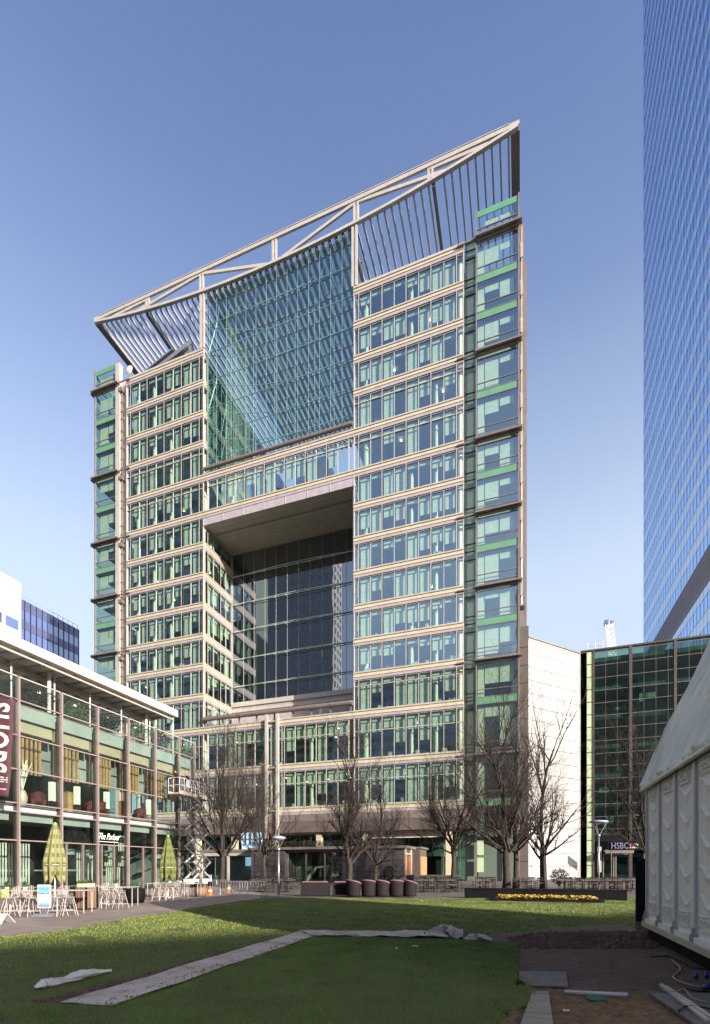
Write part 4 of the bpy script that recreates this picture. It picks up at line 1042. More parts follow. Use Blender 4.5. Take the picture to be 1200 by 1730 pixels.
for zz in (zt0 - 9.2, zt0 - 15.2):
    for (s0, s1) in ((Y0 - 3.0, Y0 - .6), (Y0 - 7.5, Y0 - 3.7), (Y0 - 13, Y0 - 8.3)):
        v = MB((AX + .8, 0, 0, 1, -1, 0)); v.box(s0, s1, -.02, .3, zz, zz + 1.8); v.build('window', M['glass_navy'], wt)

# ============================================================ buildings behind the viewer (for reflections), and a block added to shade the lawn
ot = thing('stone_tower', 'tall grey tower with rows of square windows reflected in the opening', 'building', (-130, -175, 0))
x0, x1, y0, y1 = -152, -108, -166, -150
v = MB(); v.box(x0, x1, y0, y1, 0, 225); v.build('wall', M['tile_dark'], ot)
M['tower_win'] = glass('tower_window', None, 0.25, (0.8, 0.9, 1), 0, 1, 4, solid=(0.03, 0.035, 0.045))
v = MB()
for z in np.arange(4, 220, 5.4):
    for x in np.arange(x0 + 1.5, x1 - 3, 4.6): v.box(x, x + 2.7, y1 - .05, y1 + .02, z, z + 3.2)
    for y in np.arange(y0 + 1.5, y1 - 2, 4.6): v.box(x1 - .05, x1 + .02, y, y + 2.5, z, z + 3.2)
tag(v.build('window', M['tower_win'], ot), kind='stuff')
ob = thing('office_row', 'long dark office block behind the viewer reflected in the lower windows', 'building', (-40, -90, 0))
v = MB(); v.box(-125, -2, -110, -72, 0, 76); v.box(-2, 90, -110, -72.5, 0, 116); v.build('wall', M['tile_dark'], ob)
for z in np.arange(4, 74, 4.0): v = MB(); v.box(-124.5, 43.5, -72.05, -71.96, z, z + 2.4); v.build('window_band', M['tower_win'], ob)
dt = thing('dark_tower', 'dark green office tower far to the left behind the viewer, mirrored in the left windows', 'building', (-110, -40, 0))
v = MB(); v.box(-140, -88, -34, -20, 0, 176); v.build('wall', M['recess_dark'], dt)
for z in np.arange(4, 172, 4.1): v = MB(); v.box(-139, -88.5, -20.05, -19.96, z, z + 2.6); v.build('window_band', M['tower_win'], dt)
A_ = Vector((-8.1, 8.2)); sh = Vector((math.sin(SUN_AZ), -math.cos(SUN_AZ))); Hh = 30.0
dd = Hh / math.tan(SUN_EL); e1 = (Vector((2.1, 17.3)) - A_).normalized(); q0 = A_ + sh * dd - e1 * 60; q1 = A_ + sh * dd + e1 * 24; nn = Vector((e1.y, -e1.x))
if nn.dot(sh) < 0: nn = -nn
oc = thing('shade_block', 'unseen grey block added off to the right behind the viewer to shade the near lawn', 'building', (q1.x, q1.y, 0))  # unseen block, added so its top edge throws shade over the near lawn
v = MB(); v.poly([tuple(q0), tuple(q1), tuple(q1 + nn * 18), tuple(q0 + nn * 18)], 0, Hh); v.build('wall', M['tile_dark'], oc)
v = MB((q0.x, q0.y, e1.x, e1.y, nn.x, nn.y))
for z in np.arange(3, 28, 3.9): v.box(1, 83, -.03, .05, z, z + 2.2)
v.build('window_band', M['tower_win'], oc)
# ============================================================ restaurant pavilion on the left
RX = -25.3; FRS = (RX, 0, 0, 1, -1, 0)
rs = thing('restaurant_pavilion', 'two storey glass restaurant with a flat cream roof and open terrace at the left', 'building', (RX, 22, 0))
be = [11.16, 13.72, 16.28, 18.84, 21.4, 23.96, 26.5, 29.1, 31.7, 33.6]
for s in be:
    v = MB(FRS); v.box(s - .042, s + .042, -.12, .02, 0, 11.65); v.build('column_fin', M['mauve_metal'], rs)
    v = MB(FRS); v.box(s - .06, s + .09, .05, .28, 0, 10.3); v.build('column', M['dark_metal'], rs)
rows = [(0.05, 2.9, 'glass_clear'), (3.0, 4.45, 'glass_clear'), (4.98, 6.65, 'glass_clear'), (6.77, 8.45, 'glass_clear'), (8.57, 10.3, 'glass_clear'), (10.5, 11.6, 'glass_clear')]
for a, b in zip(be[:-1], be[1:]):
    for z0, z1, m_ in rows:
        v = MB(FRS); v.pane(a + .08, b - .08, .0, z0, z1); v.build('window', M[m_], rs)
for z in (2.95, 4.47, 4.92, 6.71, 8.51, 10.4):
    v = MB(FRS)
    for a, b in zip(be[:-1], be[1:]): v.box(a + .076, b - .076, -.06, .06, z - .032, z + .032)
    v.build('transom', M['mauve_metal'], rs)
v = MB(FRS)
for a, b in zip(be[:-1], be[1:]): v.box(a + .076, b - .076, -.05, .03, 11.60, 11.66)
v.build('handrail', M['pink_metal'], rs)
v = MB(FRS); v.box(8.6, 33.5, .3, 9, 4.52, 4.87); v.box(8.6, 33.5, .45, 9, 10.0, 10.36); v.build('floor_slab', M['ceiling'], rs)
for a, b in zip(be[:-1], be[1:]):
    v = MB(FRS); v.box(a + .15, b - .15, .28, .34, 9.52, 10.28); v.build('mint_spandrel', M['mint'], rs)
    v = MB(FRS); v.box(a + .15, b - .15, .50, .9, 8.88, 9.50); v.build('beige_bulkhead', M['bulkhead'], rs)
    v = MB(FRS); v.box(a + .15, b - .3, .28, .34, 4.0, 4.42); v.build('mint_spandrel', M['mint'], rs)
    v = MB(FRS); x = a + .35
    while x < b - .45: 
        v.box(x, x + R.uniform(.09, .13), .95, 1.05, 6.75 + R.uniform(-.03, .03), 8.86); x += R.uniform(.22, .30)
    v.build('timber_screen', M['wood'], rs)
v = MB(FRS); v.box(8.6, 33.5, 8.8, 9.0, 0, 10.0); v.box(8.6, 33.5, 1.7, 1.8, 7.0, 9.9); v.box(33.3, 33.5, .4, 9, 0, 4.5); v.build('interior_wall', M['interior'], rs)
v = MB(FRS)
for s0, s1, z0, z1, d in ((18.9, 21.2, .5, 2.9, 2.2), (25.2, 26.4, 2.6, 3.6, 2.0), (26.7, 28.8, 1.6, 3.9, 2.2), (24.6, 25.9, .6, 2.6, 2.4), (27.0, 28.2, .2, 2.8, 2.4)):
    x = s0
    while x < s1: v.box(x, x + .07, d, d + .05, z0, z1); x += .17
v.build('slatted_screen', M['desk'], rs)
v = MB(FRS); v.box(23.9, 26.3, 1.0, 1.1, 3.0, 4.0); v.box(21.5, 23.8, .9, 1.0, 3.05, 3.95); v.build('sign_fascia', M['black'], rs)
for s in (21.75, 22.9, 24.3, 25.3, 26.45, 27.9): 
    v = MB(FRS); v.box(s - .05, s + .05, -.05, .08, 0, 2.9); v.build('door_stile', M['brown_metal'], rs)
rf = MB(); rf.box(RX - 12, -24.45, 6, 30.55, 12.80, 13.3); ro = rf.build('roof', M['cream'], rs)
v = MB(FRS)
for k in range(26): s = 7.5 + k * .9; v.box(s, s + .3, -.4, 7, 12.70, 12.795)
v.build('soffit_slat', M['lav_metal'], ro)
v = MB(FRS); v.box(6.2, 30.45, -.55, -.45, 12.56, 12.66); v.box(6.2, 30.4, 1.2, 1.35, 12.4, 12.69); v.build('edge_beam', M['pink_metal'], ro)
for px in (19, 83, 92, 152, 205, 247, 253, 292):
    s = -25.75 / ratio(px); tw2 = .045 if px not in (83, 247) else .10
    v = MB(); v.tube([(-25.75, s, 10.4), (-25.75, s, 12.69)], tw2, 8); v.build('roof_post', M['white_paint'], rs)
v = MB(FRS); v.box(6, 27.5, 4.2, 4.3, 10.37, 12.69); v.build('terrace_wall', M['brown_clad'], rs)
v = MB(FRS); v.box(26.4, 28.0, 4.0, 4.19, 10.37, 12.3); v.build('pale_wall_panel', M['beige'], rs)
# terrace heaters hanging under the roof
hp = proto('terrace_heater', 'heater')
v = MB(); v.lathe((0, 0, 0), [(.02, .0), (.38, .02), (.36, .06), (.10, .16)], 12); v.build('shade', M['galv'], hp)
v = MB(); v.tube([(0, 0, .1), (0, 0, .85)], .02, 6); v.build('rod', M['dark_metal'], hp)
v = MB(); v.lathe((0, 0, -.03), [(.08, 0), (.08, .03)], 8); v.build('bulb', M['downlight'], hp)
for px, nm in ((66, 'first from the left'), (127, 'second from the left'), (182, 'third from the left'), (229, 'last on the right')):
    x = RX - 1.7; y = x / ratio(px); place(hp, (x, y, 11.85), 0, 'disc heater hanging under the terrace roof, ' + nm, 'heaters under the terrace roof')
# script sign
sgn = thing('script_sign', 'white handwritten The Parlour sign on the dark fascia of the restaurant', 'sign', (RX - .9, 25, 3.4))
vs, fs = text_mb('The Parlour', .62, 1.75, 0.006, -0.008, 0.5)
s0 = (RX - .96) / ratio(183); b = MB(); b.add([(RX - .96 + z_ + .05, s0 + x, 3.55 + y) for x, y, z_ in vs], fs); b.build('lettering', M['sign_glow'], sgn)
v = MB(); v.tube([(RX - .92, s0 - .8, 3.22), (RX - .92, s0 + .8, 3.22)], .012, 5); v.build('underline', M['sign_glow'], sgn)
# shrubs
def leaf_cloud(mb, c, rx, ry, rz, n, size, rr, hollow=0.3):
    for _ in range(n):
        while True:
            p = Vector((rr.uniform(-1, 1), rr.uniform(-1, 1), rr.uniform(-1, 1)))
            if hollow < p.length < 1: break
        p = Vector((c[0] + p.x * rx, c[1] + p.y * ry, c[2] + p.z * rz))
        a = Vector((rr.gauss(0, 1), rr.gauss(0, 1), rr.gauss(0, 1))).normalized(); b = a.orthogonal().normalized() * size * rr.uniform(.5, 1.2); a = a * size * rr.uniform(.8, 1.6)
        mb.add([tuple(p - a), tuple(p + b * .5), tuple(p + a), tuple(p - b * .5)], [(0, 1, 2, 3)])
def shrub(loc, rx, ry, h, label, cat='shrub', n=500, size=.07, m='leaf', pot=None, grp=None):
    t = thing('shrub', label, cat, loc, 0, grp); rr = random.Random(int(loc[0] * 100 + loc[1] * 10))
    v = MB(); 
    for k in range(7): a = rr.uniform(0, 6.28); v.tube([(loc[0], loc[1], loc[2]), (loc[0] + .3 * rx * math.cos(a), loc[1] + .3 * ry * math.sin(a), loc[2] + h * .45), (loc[0] + .6 * rx * math.cos(a), loc[1] + .6 * ry * math.sin(a), loc[2] + h * .8)], [.03, .02, .008], 4)
    v.build('stem', M['bark'], t)
    v = MB(); leaf_cloud(v, (loc[0], loc[1], loc[2] + h * .58), rx, ry, h * .45, n, size, rr)
    v.build('foliage', M[m], t)
    return t
for i, (px, h, lab) in enumerate(((70, 1.3, 'leafy terrace plant behind the first full pane of the balustrade'), (126, 1.35, 'leafy terrace plant behind the balustrade below the second heater'), (183, 1.3, 'spreading terrace plant behind the balustrade below the third heater'), (238, 1.5, 'dark terrace shrub near the right hand roof posts'), (268, 1.6, 'tall dark shrub at the right end of the terrace'), (318, 1.2, 'low shrub on the terrace corner beyond the end of the roof'))):
    x = RX - 1.0; shrub((x, x / ratio(px), 10.37), .75, .95, h, lab, n=700, m='leaf' if i % 2 else 'hedge_dark', grp='plants on the restaurant terrace')
# things inside the restaurant
ac = proto('armchair', 'armchair')
v = MB(); v.box(-.38, .38, -.36, .36, .18, .45); v.build('seat', M['red'], ac)
v = MB(); v.grid(lambda u, w_: ((.42 + .04 * w_) * math.cos(PI * (1.0 + u) ) , (.40 + .04 * w_) * math.sin(PI * (1.0 + u)), .2 + w_ * (.72 - .25 * abs(2 * u - 1))), 12, 4); o = v.build('backrest', M['red'], ac, True); md = o.modifiers.new('t', 'SOLIDIFY'); md.thickness = .07
for x in (-.3, .3):
    for y in (-.28, .28): v = MB(); v.box(x - .03, x + .03, y - .03, y + .03, 0, .18); v.build('leg', M['dark_metal'], ac)
for px, lab in ((62, 'red armchair behind the upper window between the vase and the lamp'), (154, 'red armchair behind the upper window just left of the fourth column'), (169, 'red armchair behind the upper window just right of the fourth column'), (236, 'dark red armchair behind the sixth upper window')):
    x = RX - .8; place(ac, (x, x / ratio(px), 4.9), 1.2, lab, 'red armchairs upstairs in the restaurant')
lp = proto('standing_lamp', 'lamp')
v = MB(); v.box(-.13, .13, -.13, .13, .45, 1.55); v.build('lamp_shade', pbr('paper_lamp_shade', (.75, .82, .72), .8), lp)
for x in (-.12, .12):
    for y in (-.12, .12): v = MB(); v.box(x - .015, x + .015, y - .015, y + .015, 0, .45); v.build('leg', M['dark_metal'], lp)
for px, lab in ((88, 'tall white box lamp upstairs behind the second window'), (130, 'tall white box lamp upstairs behind the third window'), (180, 'tall white box lamp upstairs behind the fourth window'), (251, 'tall white box lamp upstairs behind the sixth window')):
    x = RX - .45; place(lp, (x, x / ratio(px), 4.9), .2, lab, 'white box lamps upstairs in the restaurant')
vz = thing('vase', 'large grey vase of dry stalks behind the upper window right of the banner', 'vase', (RX - .7, (RX - .7) / ratio(38), 4.9)); p = vz.location
v = MB(); v.lathe(tuple(p), [(.14, 0), (.24, .25), (.25, .5), (.15, .8), (.12, .85)], 14); v.build('vase_body', M['soffit'], vz, True)
v = MB(); rr = random.Random(3)
for _ in range(22): v.tube([(p.x, p.y, p.z + .8), (p.x + rr.uniform(-.1, .1), p.y + rr.uniform(-.12, .15), p.z + 1.5), (p.x + rr.uniform(-.2, .2), p.y + rr.uniform(-.2, .45), p.z + 2.6 * rr.uniform(.8, 1))], .012, 4)
v.build('stalk', M['blind'], vz)
tb = proto('upholstered_box', 'cabinet')
v = MB(); v.box(-.2, .2, -.22, .22, 0, 1.15); v.build('body', M['wood'], tb); v = MB(); v.box(-.22, .22, -.24, .24, 1.151, 1.2); v.build('top', M['wood'], tb)
for px, lab in ((116, 'tall ochre cabinet upstairs behind the third window'), (208, 'tall ochre cabinet upstairs beside the fifth column')): x = RX - .9; place(tb, (x, x / ratio(px), 4.9), 0, lab, 'ochre cabinets upstairs')
ps = proto('pendant_lamp', 'lamp')
v = MB(); v.lathe((0, 0, 0), [(.28, 0), (.28, .34)], 16); v.build('lamp_shade', pbr('grey_blue_shade', (.20, .27, .28), .8), ps); v = MB(); v.tube([(0, 0, .34), (0, 0, 1.6)], .012, 5); v.build('cord', M['black'], ps)
for px, z, lab in ((118, 2.3, 'grey drum pendant over the door, the leftmost of the pendants'), (152, 2.3, 'grey drum pendant just left of the script sign'), (183, 2.3, 'grey drum pendant right below the script sign'), (207, 2.3, 'grey drum pendant at the right end of the script sign'), (266, 2.2, 'grey drum pendant behind the window beside the dark umbrella')):
    x = RX - 1.3; place(ps, (x, x / ratio(px), z), 0, lab, 'drum pendants in the restaurant')
# banner
bn = thing('banner', 'maroon hanging banner with SHOPS in white letters reading downwards at the left edge', 'banner', (-23.6, 16.8, 5))
Zb = 24.0
def bpos(px, py): x, y = at(px, Zb); return Vector((x, y, EYE + (HY - py) * Zb / F))
tl, tr, br_, bl_ = bpos(-34, 1174), bpos(25, 1182), bpos(15, 1347), bpos(-42, 1341)
v = MB()
def fb(u, w_): 
    a = tl.lerp(tr, u); b = bl_.lerp(br_, u); p = a.lerp(b, w_); p.y += .03 * math.sin(w_ * 14 + u * 3); return tuple(p)
v.grid(fb, 6, 24); o = v.build('cloth', M['banner'], bn, True); md = o.modifiers.new('t', 'SOLIDIFY'); md.thickness = .008
def on_banner(u, w_, out=.015): a = tl.lerp(tr, u); b = bl_.lerp(br_, u); p = a.lerp(b, w_); p.y += .03 * math.sin(w_ * 14 + u * 3); n = (tr - tl).cross(bl_ - tl).normalized(); return p + n * (out if n.y < 0 else -out)
W_ = (tr - tl).length; H_ = (bl_ - tl).length
vs, fs = text_mb('SHOPS', 1.0, None, .0, .022, 0, 1.14); xs = [a[0] for a in vs]; ysx = [a[1] for a in vs]; xa, xb, ya, yb = min(xs), max(xs), min(ysx), max(ysx)
v = MB(); v.add([tuple(on_banner(.18 + .72 * (y - ya) / (yb - ya), .05 + .71 * (x - xa) / (xb - xa), .022)) for x, y, z_ in vs], fs); v.build('letters', M['letter'], bn)
v = MB()
for k, (a, b) in enumerate(((.18, .93), (.18, .93), (.18, .93))):
    w0 = .800 + k * .022
    for q in range(14):
        if (q * 7 + k * 3) % 6 == 0: continue
        u0 = a + (b - a) * q / 14; v.add([tuple(on_banner(u0, w0)), tuple(on_banner(u0 + .045, w0)), tuple(on_banner(u0 + .045, w0 + .009)), tuple(on_banner(u0, w0 + .009))], [(0, 1, 2, 3)])
v.build('small_print', M['letter'], bn)
vs, fs = text_mb('CANARY WHARF', .2, None, 0, .002); xs = [a[0] for a in vs]; xa, xb = min(xs), max(xs)
v = MB(); v.add([tuple(on_banner(.2 + .72 * (x - xa) / (xb - xa), .925 - y * .10)) for x, y, z_ in vs], fs); v.build('small_lettering', M['letter'], bn)
v = MB(); q = tl + Vector((0, 0, .05)); q2 = tr + Vector((0, 0, .05)); v.tube([tuple(q), tuple(q2)], .03, 8); v.tube([tuple(q), (RX, q.y + .3, q.z)], .03, 8); v.build('bracket', M['dark_metal'], bn)

# ============================================================ low stone pavilion and planters before the office block
kv = thing('stone_kiosk', 'low dark grey stone pavilion with glazed middle under the bare trees', 'building', (-19, 47, 0))
v = MB(); v.box(-27.4, -23.4, 46, 50, 0, 3.35); v.box(-17.0, -10.65, 46, 50, 0, 3.35); v.box(-23.39, -17.01, 49.5, 50, 0, 3.35); v.build('wall', M['grey_stone'], kv)
v = MB()
for z in np.arange(.55, 3.3, .55): v.box(-27.4, -23.4, 45.985, 46.01, z, z + .02); v.box(-17.0, -10.65, 45.985, 46.01, z, z + .02)
for x in np.arange(-27, -23.5, 1.2): v.box(x, x + .02, 45.984, 46.009, 0, 3.3)
for x in np.arange(-16.6, -10.7, 1.2): v.box(x, x + .02, 45.984, 46.009, 0, 3.3)
v.build('panel_joint', M['black'], kv)
v = MB(); v.box(-27.7, -10.4, 45.75, 50.2, 3.36, 3.62); v.build('roof', M['brown_metal'], kv)
v = MB(); v.pane(-23.35, -17.05, 46.5, 0.05, 3.1); g_ = v.build('window', M['glass_clear'], kv)
v = MB(); 
for x in (-23.3, -21.2, -19.1, -17.1): v.box(x - .06, x + .06, 46.40, 46.58, 0, 3.1)
v.box(-23.3, -17.1, 46.38, 46.6, 3.101, 3.35); v.build('frame', M['brown_metal'], g_)
v = MB(); v.box(-23.3, -21.4, 48.4, 48.5, .2, 3.0); v.box(-18.9, -18.5, 47.4, 47.6, 0, 3.3); v.build('pale_inner_wall', M['recess_panel'], kv)
v = MB(); v.bar((-21.6, 47.6, .1), (-20.6, 47.6, 1.5), .12, .3); v.bar((-20.6, 47.6, 1.5), (-18.9, 47.6, 1.7), .12, .2); v.build('stair_rail', M['pale_green'], kv)
v = MB(); v.box(-10.64, -10.58, 46.25, 48.5, .05, 2.7); v.build('door', M['terracotta'], kv)
v = MB(); v.box(-10.64, -10.5, 46.02, 46.22, 0, 3.35); v.box(-10.64, -10.5, 48.52, 48.7, 0, 3.35); v.box(-10.64, -10.52, 46.23, 48.51, 2.75, 2.95); v.build('door_frame', M['beige'], kv)
v = MB(); rr = random.Random(2)
for x in np.arange(-27.3, -10.9, .8): leaf_cloud(v, (x, 46.6, 3.95), .6, .5, .38, 260, .06, rr, .1)
tag(v.build('roof_planting', M['hedge_dark'], kv), kind='stuff')
oc2 = thing('ochre_lobby', 'sunlit ochre panelled lobby box behind the kiosk door', 'building', (-10, 54, 0))
v = MB(); v.box(-12.0, -10.2, 51.2, 55.0, 0, 3.5); v.build('wall', M['brown_clad'], oc2)
v = MB(); v.box(-10.19, -10.12, 51.4, 54.8, .2, 2.7); v.build('panel', M['ochre'], oc2)
v = MB(); v.box(-12.1, -10.0, 51.1, 55.1, 3.51, 3.7); v.build('roof', M['brown_metal'], oc2)
# shop unit left of kiosk, with lit room and blue screen
su = thing('shop_unit', 'small shop front with a lit blue and orange window at the left of the kiosk', 'building', (-30, 48, 0))
v = MB(); v.box(-34.5, -27.45, 50.0, 52, 0, 3.2); v.build('back_wall', M['interior'], su)
v = MB(); v.box(-34.6, -27.45, 46.8, 52, 3.21, 3.5); v.build('roof', M['brown_metal'], su)
v = MB(); 
for x in (-34.4, -31.6, -30.9, -27.6): v.box(x - .12, x + .12, 46.9, 47.15, 0, 3.2)
v.box(-34.28, -27.7, 46.9, 47.1, 2.8, 3.19); v.build('frame', M['pink_metal'], su)
v = MB(); v.pane(-34.2, -27.7, 47.02, .05, 2.8); v.build('window', M['glass_clear'], su)
v = MB(); v.box(-30.3, -28.3, 49.6, 49.7, 1.7, 2.7); v.build('lit_screen', M['lit_blue'], su)
v = MB(); v.box(-28.6, -27.9, 49.4, 49.5, .8, 1.6); v.build('lit_counter', M['lit_orange'], su)
v = MB(); v.box(-30.6, -28.0, 49.2, 49.3, 4.2, 5.4); v.box(-30.6, -28.0, 49.31, 49.5, 3.51, 5.5); v.build('upper_lit_window', M['lit_blue'], su)
v = MB()
for x in (-30.0, -29.4, -28.8): v.box(x - .1, x + .1, 49.1, 49.18, 4.1, 5.5)
v.box(-30.7, -27.9, 49.08, 49.17, 4.7, 4.8); v.build('window_bar', M['dark_metal'], su)

def longbox(name, label, cat, x0, x1, y0, y1, h, m, top=None, lip=.05):
    t = thing(name, label, cat, ((x0 + x1) / 2, y0, 0)); v = MB(); v.box(x0, x1, y0, y1, 0, h); v.build('wall', m, t)
    v = MB(); v.box(x0 - lip, x1 + lip, y0 - lip, y1 + lip, h + .001, h + .06); v.build('coping', top or M['table_top'], t); return t
x0, _ = at(683, 40); longbox('planter_wall', 'long low dark wall with pale coping behind the outdoor tables', 'wall', -11.0, -4.6, 38.6, 39.2, .85, M['grey_stone'])
# raised black planting bed with yellow flowers
fy = 25.0
xa, xb = fy * ratio(785), fy * ratio(1060)
longbox('bed_wall', 'black low wall behind the yellow flower bed', 'wall', xa, xb, fy, fy + .35, .42, M['black'], M['black'], .02)
f2 = 22.9; xa, xb = f2 * ratio(826), f2 * ratio(1022)
fb_ = thing('flower_bed', 'long bed of yellow pansies in a black kerb beyond the lawn', 'flower bed', ((xa + xb) / 2, f2, 0))
v = MB(); v.poly([(xa, f2), (xb, f2), (xb - .1, f2 + 1.5), (xa + .5, f2 + 1.5)], 0, .12); v.build('kerb', M['black'], fb_)
v = MB(); rr = random.Random(8)
for _ in range(1500):
    x = rr.uniform(xa + .35, xb - .25); y = f2 + rr.uniform(.12, 1.4); z = .14 + rr.uniform(.0, .10); r = rr.uniform(.03, .055)
    a = rr.uniform(0, 3); tl_ = rr.uniform(-.6, .6)
    v.add([(x + r * math.cos(a + k * PI / 3), y + r * math.sin(a + k * PI / 3), z + .6 * r * math.sin(k * PI / 3 + tl_)) for k in range(6)], [(0, 1, 2, 3, 4, 5)])
tag(v.build('yellow_flower', M['petal'], fb_), kind='stuff')
v = MB()
for x in np.arange(xa + .4, xb - .3, .35): leaf_cloud(v, (x, f2 + .75, .13), .3, .65, .07, 130, .035, rr, .0)
tag(v.build('leaves', M['leaf'], fb_), kind='stuff')

# ============================================================ marquee
mq = thing('marquee', 'pale grey marquee with embossed wall panels and a steep fabric roof at the right edge', 'marquee', (2.56, 12.1, 0))
FM = (2.56, 12.1, 0, -1, 1, 0); PW = 1.05; NP = 6; LM = PW * NP
def wave(u, z):
    """depth of the pressed wave relief"""
    if u < .09 or u > .80: return 0
    t = (u - .09) / .71; out = 0
    for zk in (.97, 1.42, 1.87, 2.32, 2.77):
        zcv = zk - .085 * math.cos(t * 2 * PI * .92 + 2.6) + .02
        q = zcv - z; wd = .13 * math.sin(PI * min(max(t, 0), 1)) ** .4 + .01
        if 0 <= q <= wd: out = max(out, .038 * (1 - q / wd) * math.sin(PI * min(max(t * .98 + .01, 0), 1)) ** .4)
        elif -.012 < q < 0: out = max(out, .038 * (1 + q / .012) * math.sin(PI * min(max(t * .98 + .01, 0), 1)) ** .4)
    return out
M['panel'] = pbr('panel_grey_white', (0.90, 0.85, 0.78), 0.38, 0, 0.06, 0.8)
M['panel_rib'] = pbr('panel_rib_grey', (0.62, 0.60, 0.62), 0.4, 0.1, 0.06)
vsT, fsT = text_mb('RÖDER', .17, .46, .012, .003)
def lab_box(v, s0, z0):
    for a, b, c, d in ((s0 - .28, s0 + .28, z0 - .12, z0 - .105), (s0 - .28, s0 + .28, z0 + .105, z0 + .12), (s0 - .28, s0 - .265, z0 - .104, z0 + .104), (s0 + .265, s0 + .28, z0 - .104, z0 + .104)): v.box(a, b, -.014, 0.01, c, d)
    v.add([(s0 + x, -.004 - z_, z0 + y) for x, y, z_ in vsT], fsT)
for k in range(NP):
    s0 = k * PW
    v = MB(FM); nu, nv = 26, 200
    v.grid(lambda u, w_: (s0 + .03 + u * (PW - .06), .03 - wave(u, .42 + w_ * 2.9) - (.03 if u > .86 and u < .99 else 0), .42 + w_ * 2.9), nu, nv)
    o = v.build('wall_panel', M['panel'], mq, True)
    v = MB(FM); v.box(s0 - .035, s0 + .035, -.015, .10, .36, 3.30); v.build('rib', M['panel_rib'], mq)
    for zl_ in (.66, 3.02): v = MB(FM); lab_box(v, s0 + .46, zl_); v.build('embossed_label', M['panel'], o)
    v = MB(FM); v.box(s0 - .03, s0 + .05, -.07, .02, .30, .46); v.bar((s0 + .01, -.05, .33), (s0 + .01, -.03, .56), .03, .03); v.build('foot_bracket', M['galv'], mq)
v = MB(FM); v.box(0, LM, -.10, .5, .24, .34); v.build('base_rail', M['beige'], mq)
v = MB(FM); v.box(0.02, LM, -.04, .10, .341, .42); v.build('skirting', M['panel'], mq)
v = MB(FM); v.box(.05, LM, .02, .3, 0, .239); v.build('plinth', M['black'], mq)
prof = [(-.06, 3.17), (-.08, 3.28), (.02, 3.52), (.16, 4.0), (.34, 4.5), (.70, 5.2), (1.06, 5.95), (1.36, 6.6), (1.62, 7.1), (2.1, 7.5), (2.7, 7.66), (3.2, 7.7)]
prof2 = prof + [(6.4 - a, b) for a, b in prof[::-1][1:]]
rr = random.Random(4)
def rf_(u, w_):
    t = w_ * (len(prof2) - 1); i = min(int(t), len(prof2) - 2); t -= i
    a, b = prof2[i], prof2[i + 1]; d = a[0] * (1 - t) + b[0] * t; z = a[1] * (1 - t) + b[1] * t; s = -.12 + u * (LM + .2)
    wr = .020 * math.sin(s * 9 + z * 2.3) + .016 * math.sin(s * 21 + z * 1.2 + 1 + math.sin(z * 3)) + .012 * math.sin(s * 37 - z * 4) * max(0, 1.3 - abs(z - 3.8)) + .03 * math.sin(s * 3.1 + z) + (.03 if abs((s + .9) % 1.575 - .1) < .035 else 0)
    if i == 0: wr *= .3
    return (s, d - wr, z + wr * .4)
M['canvas'] = pbr('grey_green_canvas', (0.82, 0.79, 0.68), 0.38, 0, 0.14, 1.3, 0.5, 9, (1, 1, .25))
v = MB(FM); v.grid(rf_, 200, 110); o = v.build('roof_canvas', M['canvas'], mq, True); md = o.modifiers.new('t', 'SOLIDIFY'); md.thickness = .01
v = MB(FM); v.tube([(-.12, -.085, 3.19), (LM + .08, -.085, 3.19)], .035, 8); v.build('eaves_tube', M['canvas'], mq, True)
v = MB(FM); v.box(0, LM, .02, .12, 3.31, 3.40); v.build('eaves_gutter', M['black'], mq)
for s in (.0, LM):
    v = MB(FM); v.add([(s, .05, .3)] + [(s, d if d > .05 else .05, z) for d, z in prof2] + [(s, 6.35, .3)], [tuple(range(len(prof2) + 2))]); v.build('gable_wall', M['canvas'], mq)
v = MB(FM); v.tube([(-.02, .10, .35), (-.04, .07, 1.2), (-.03, .06, 2.2), (-.04, .07, 3.2)], [.04, .06, .055, .07], 9); v.build('corner_flap', M['canvas'], mq, True)
bb = thing('black_panel', 'black upright panel with a sloping top and timber foot at the marquee corner', 'panel', (*G(1084, 1578), 0))
x0, y0 = G(1074, 1577); x1, y1 = 2.80, 12.35
v = MB(); v.add([(x0, y0, .28), (x1, y1, .28), (x1, y1, 1.78), (x0, y0, 1.64), (x0 + .02, y0 + .08, .28), (x1 + .02, y1 + .08, .28), (x1 + .02, y1 + .08, 1.78), (x0 + .02, y0 + .08, 1.64)], [(0, 1, 2, 3), (7, 6, 5, 4), (0, 3, 7, 4), (1, 5, 6, 2), (3, 2, 6, 7), (0, 4, 5, 1)]); v.build('board', M['black'], bb)
v = MB(); v.add([(x0, y0, .0), (x1, y1, .0), (x1, y1, .275), (x0, y0, .275), (x0 + .02, y0 + .07, .0), (x1 + .02, y1 + .07, 0), (x1 + .02, y1 + .07, .275), (x0 + .02, y0 + .07, .275)], [(0, 1, 2, 3), (7, 6, 5, 4), (0, 3, 7, 4), (1, 5, 6, 2), (3, 2, 6, 7), (0, 4, 5, 1)]); v.build('foot', M['old_wood'], bb)

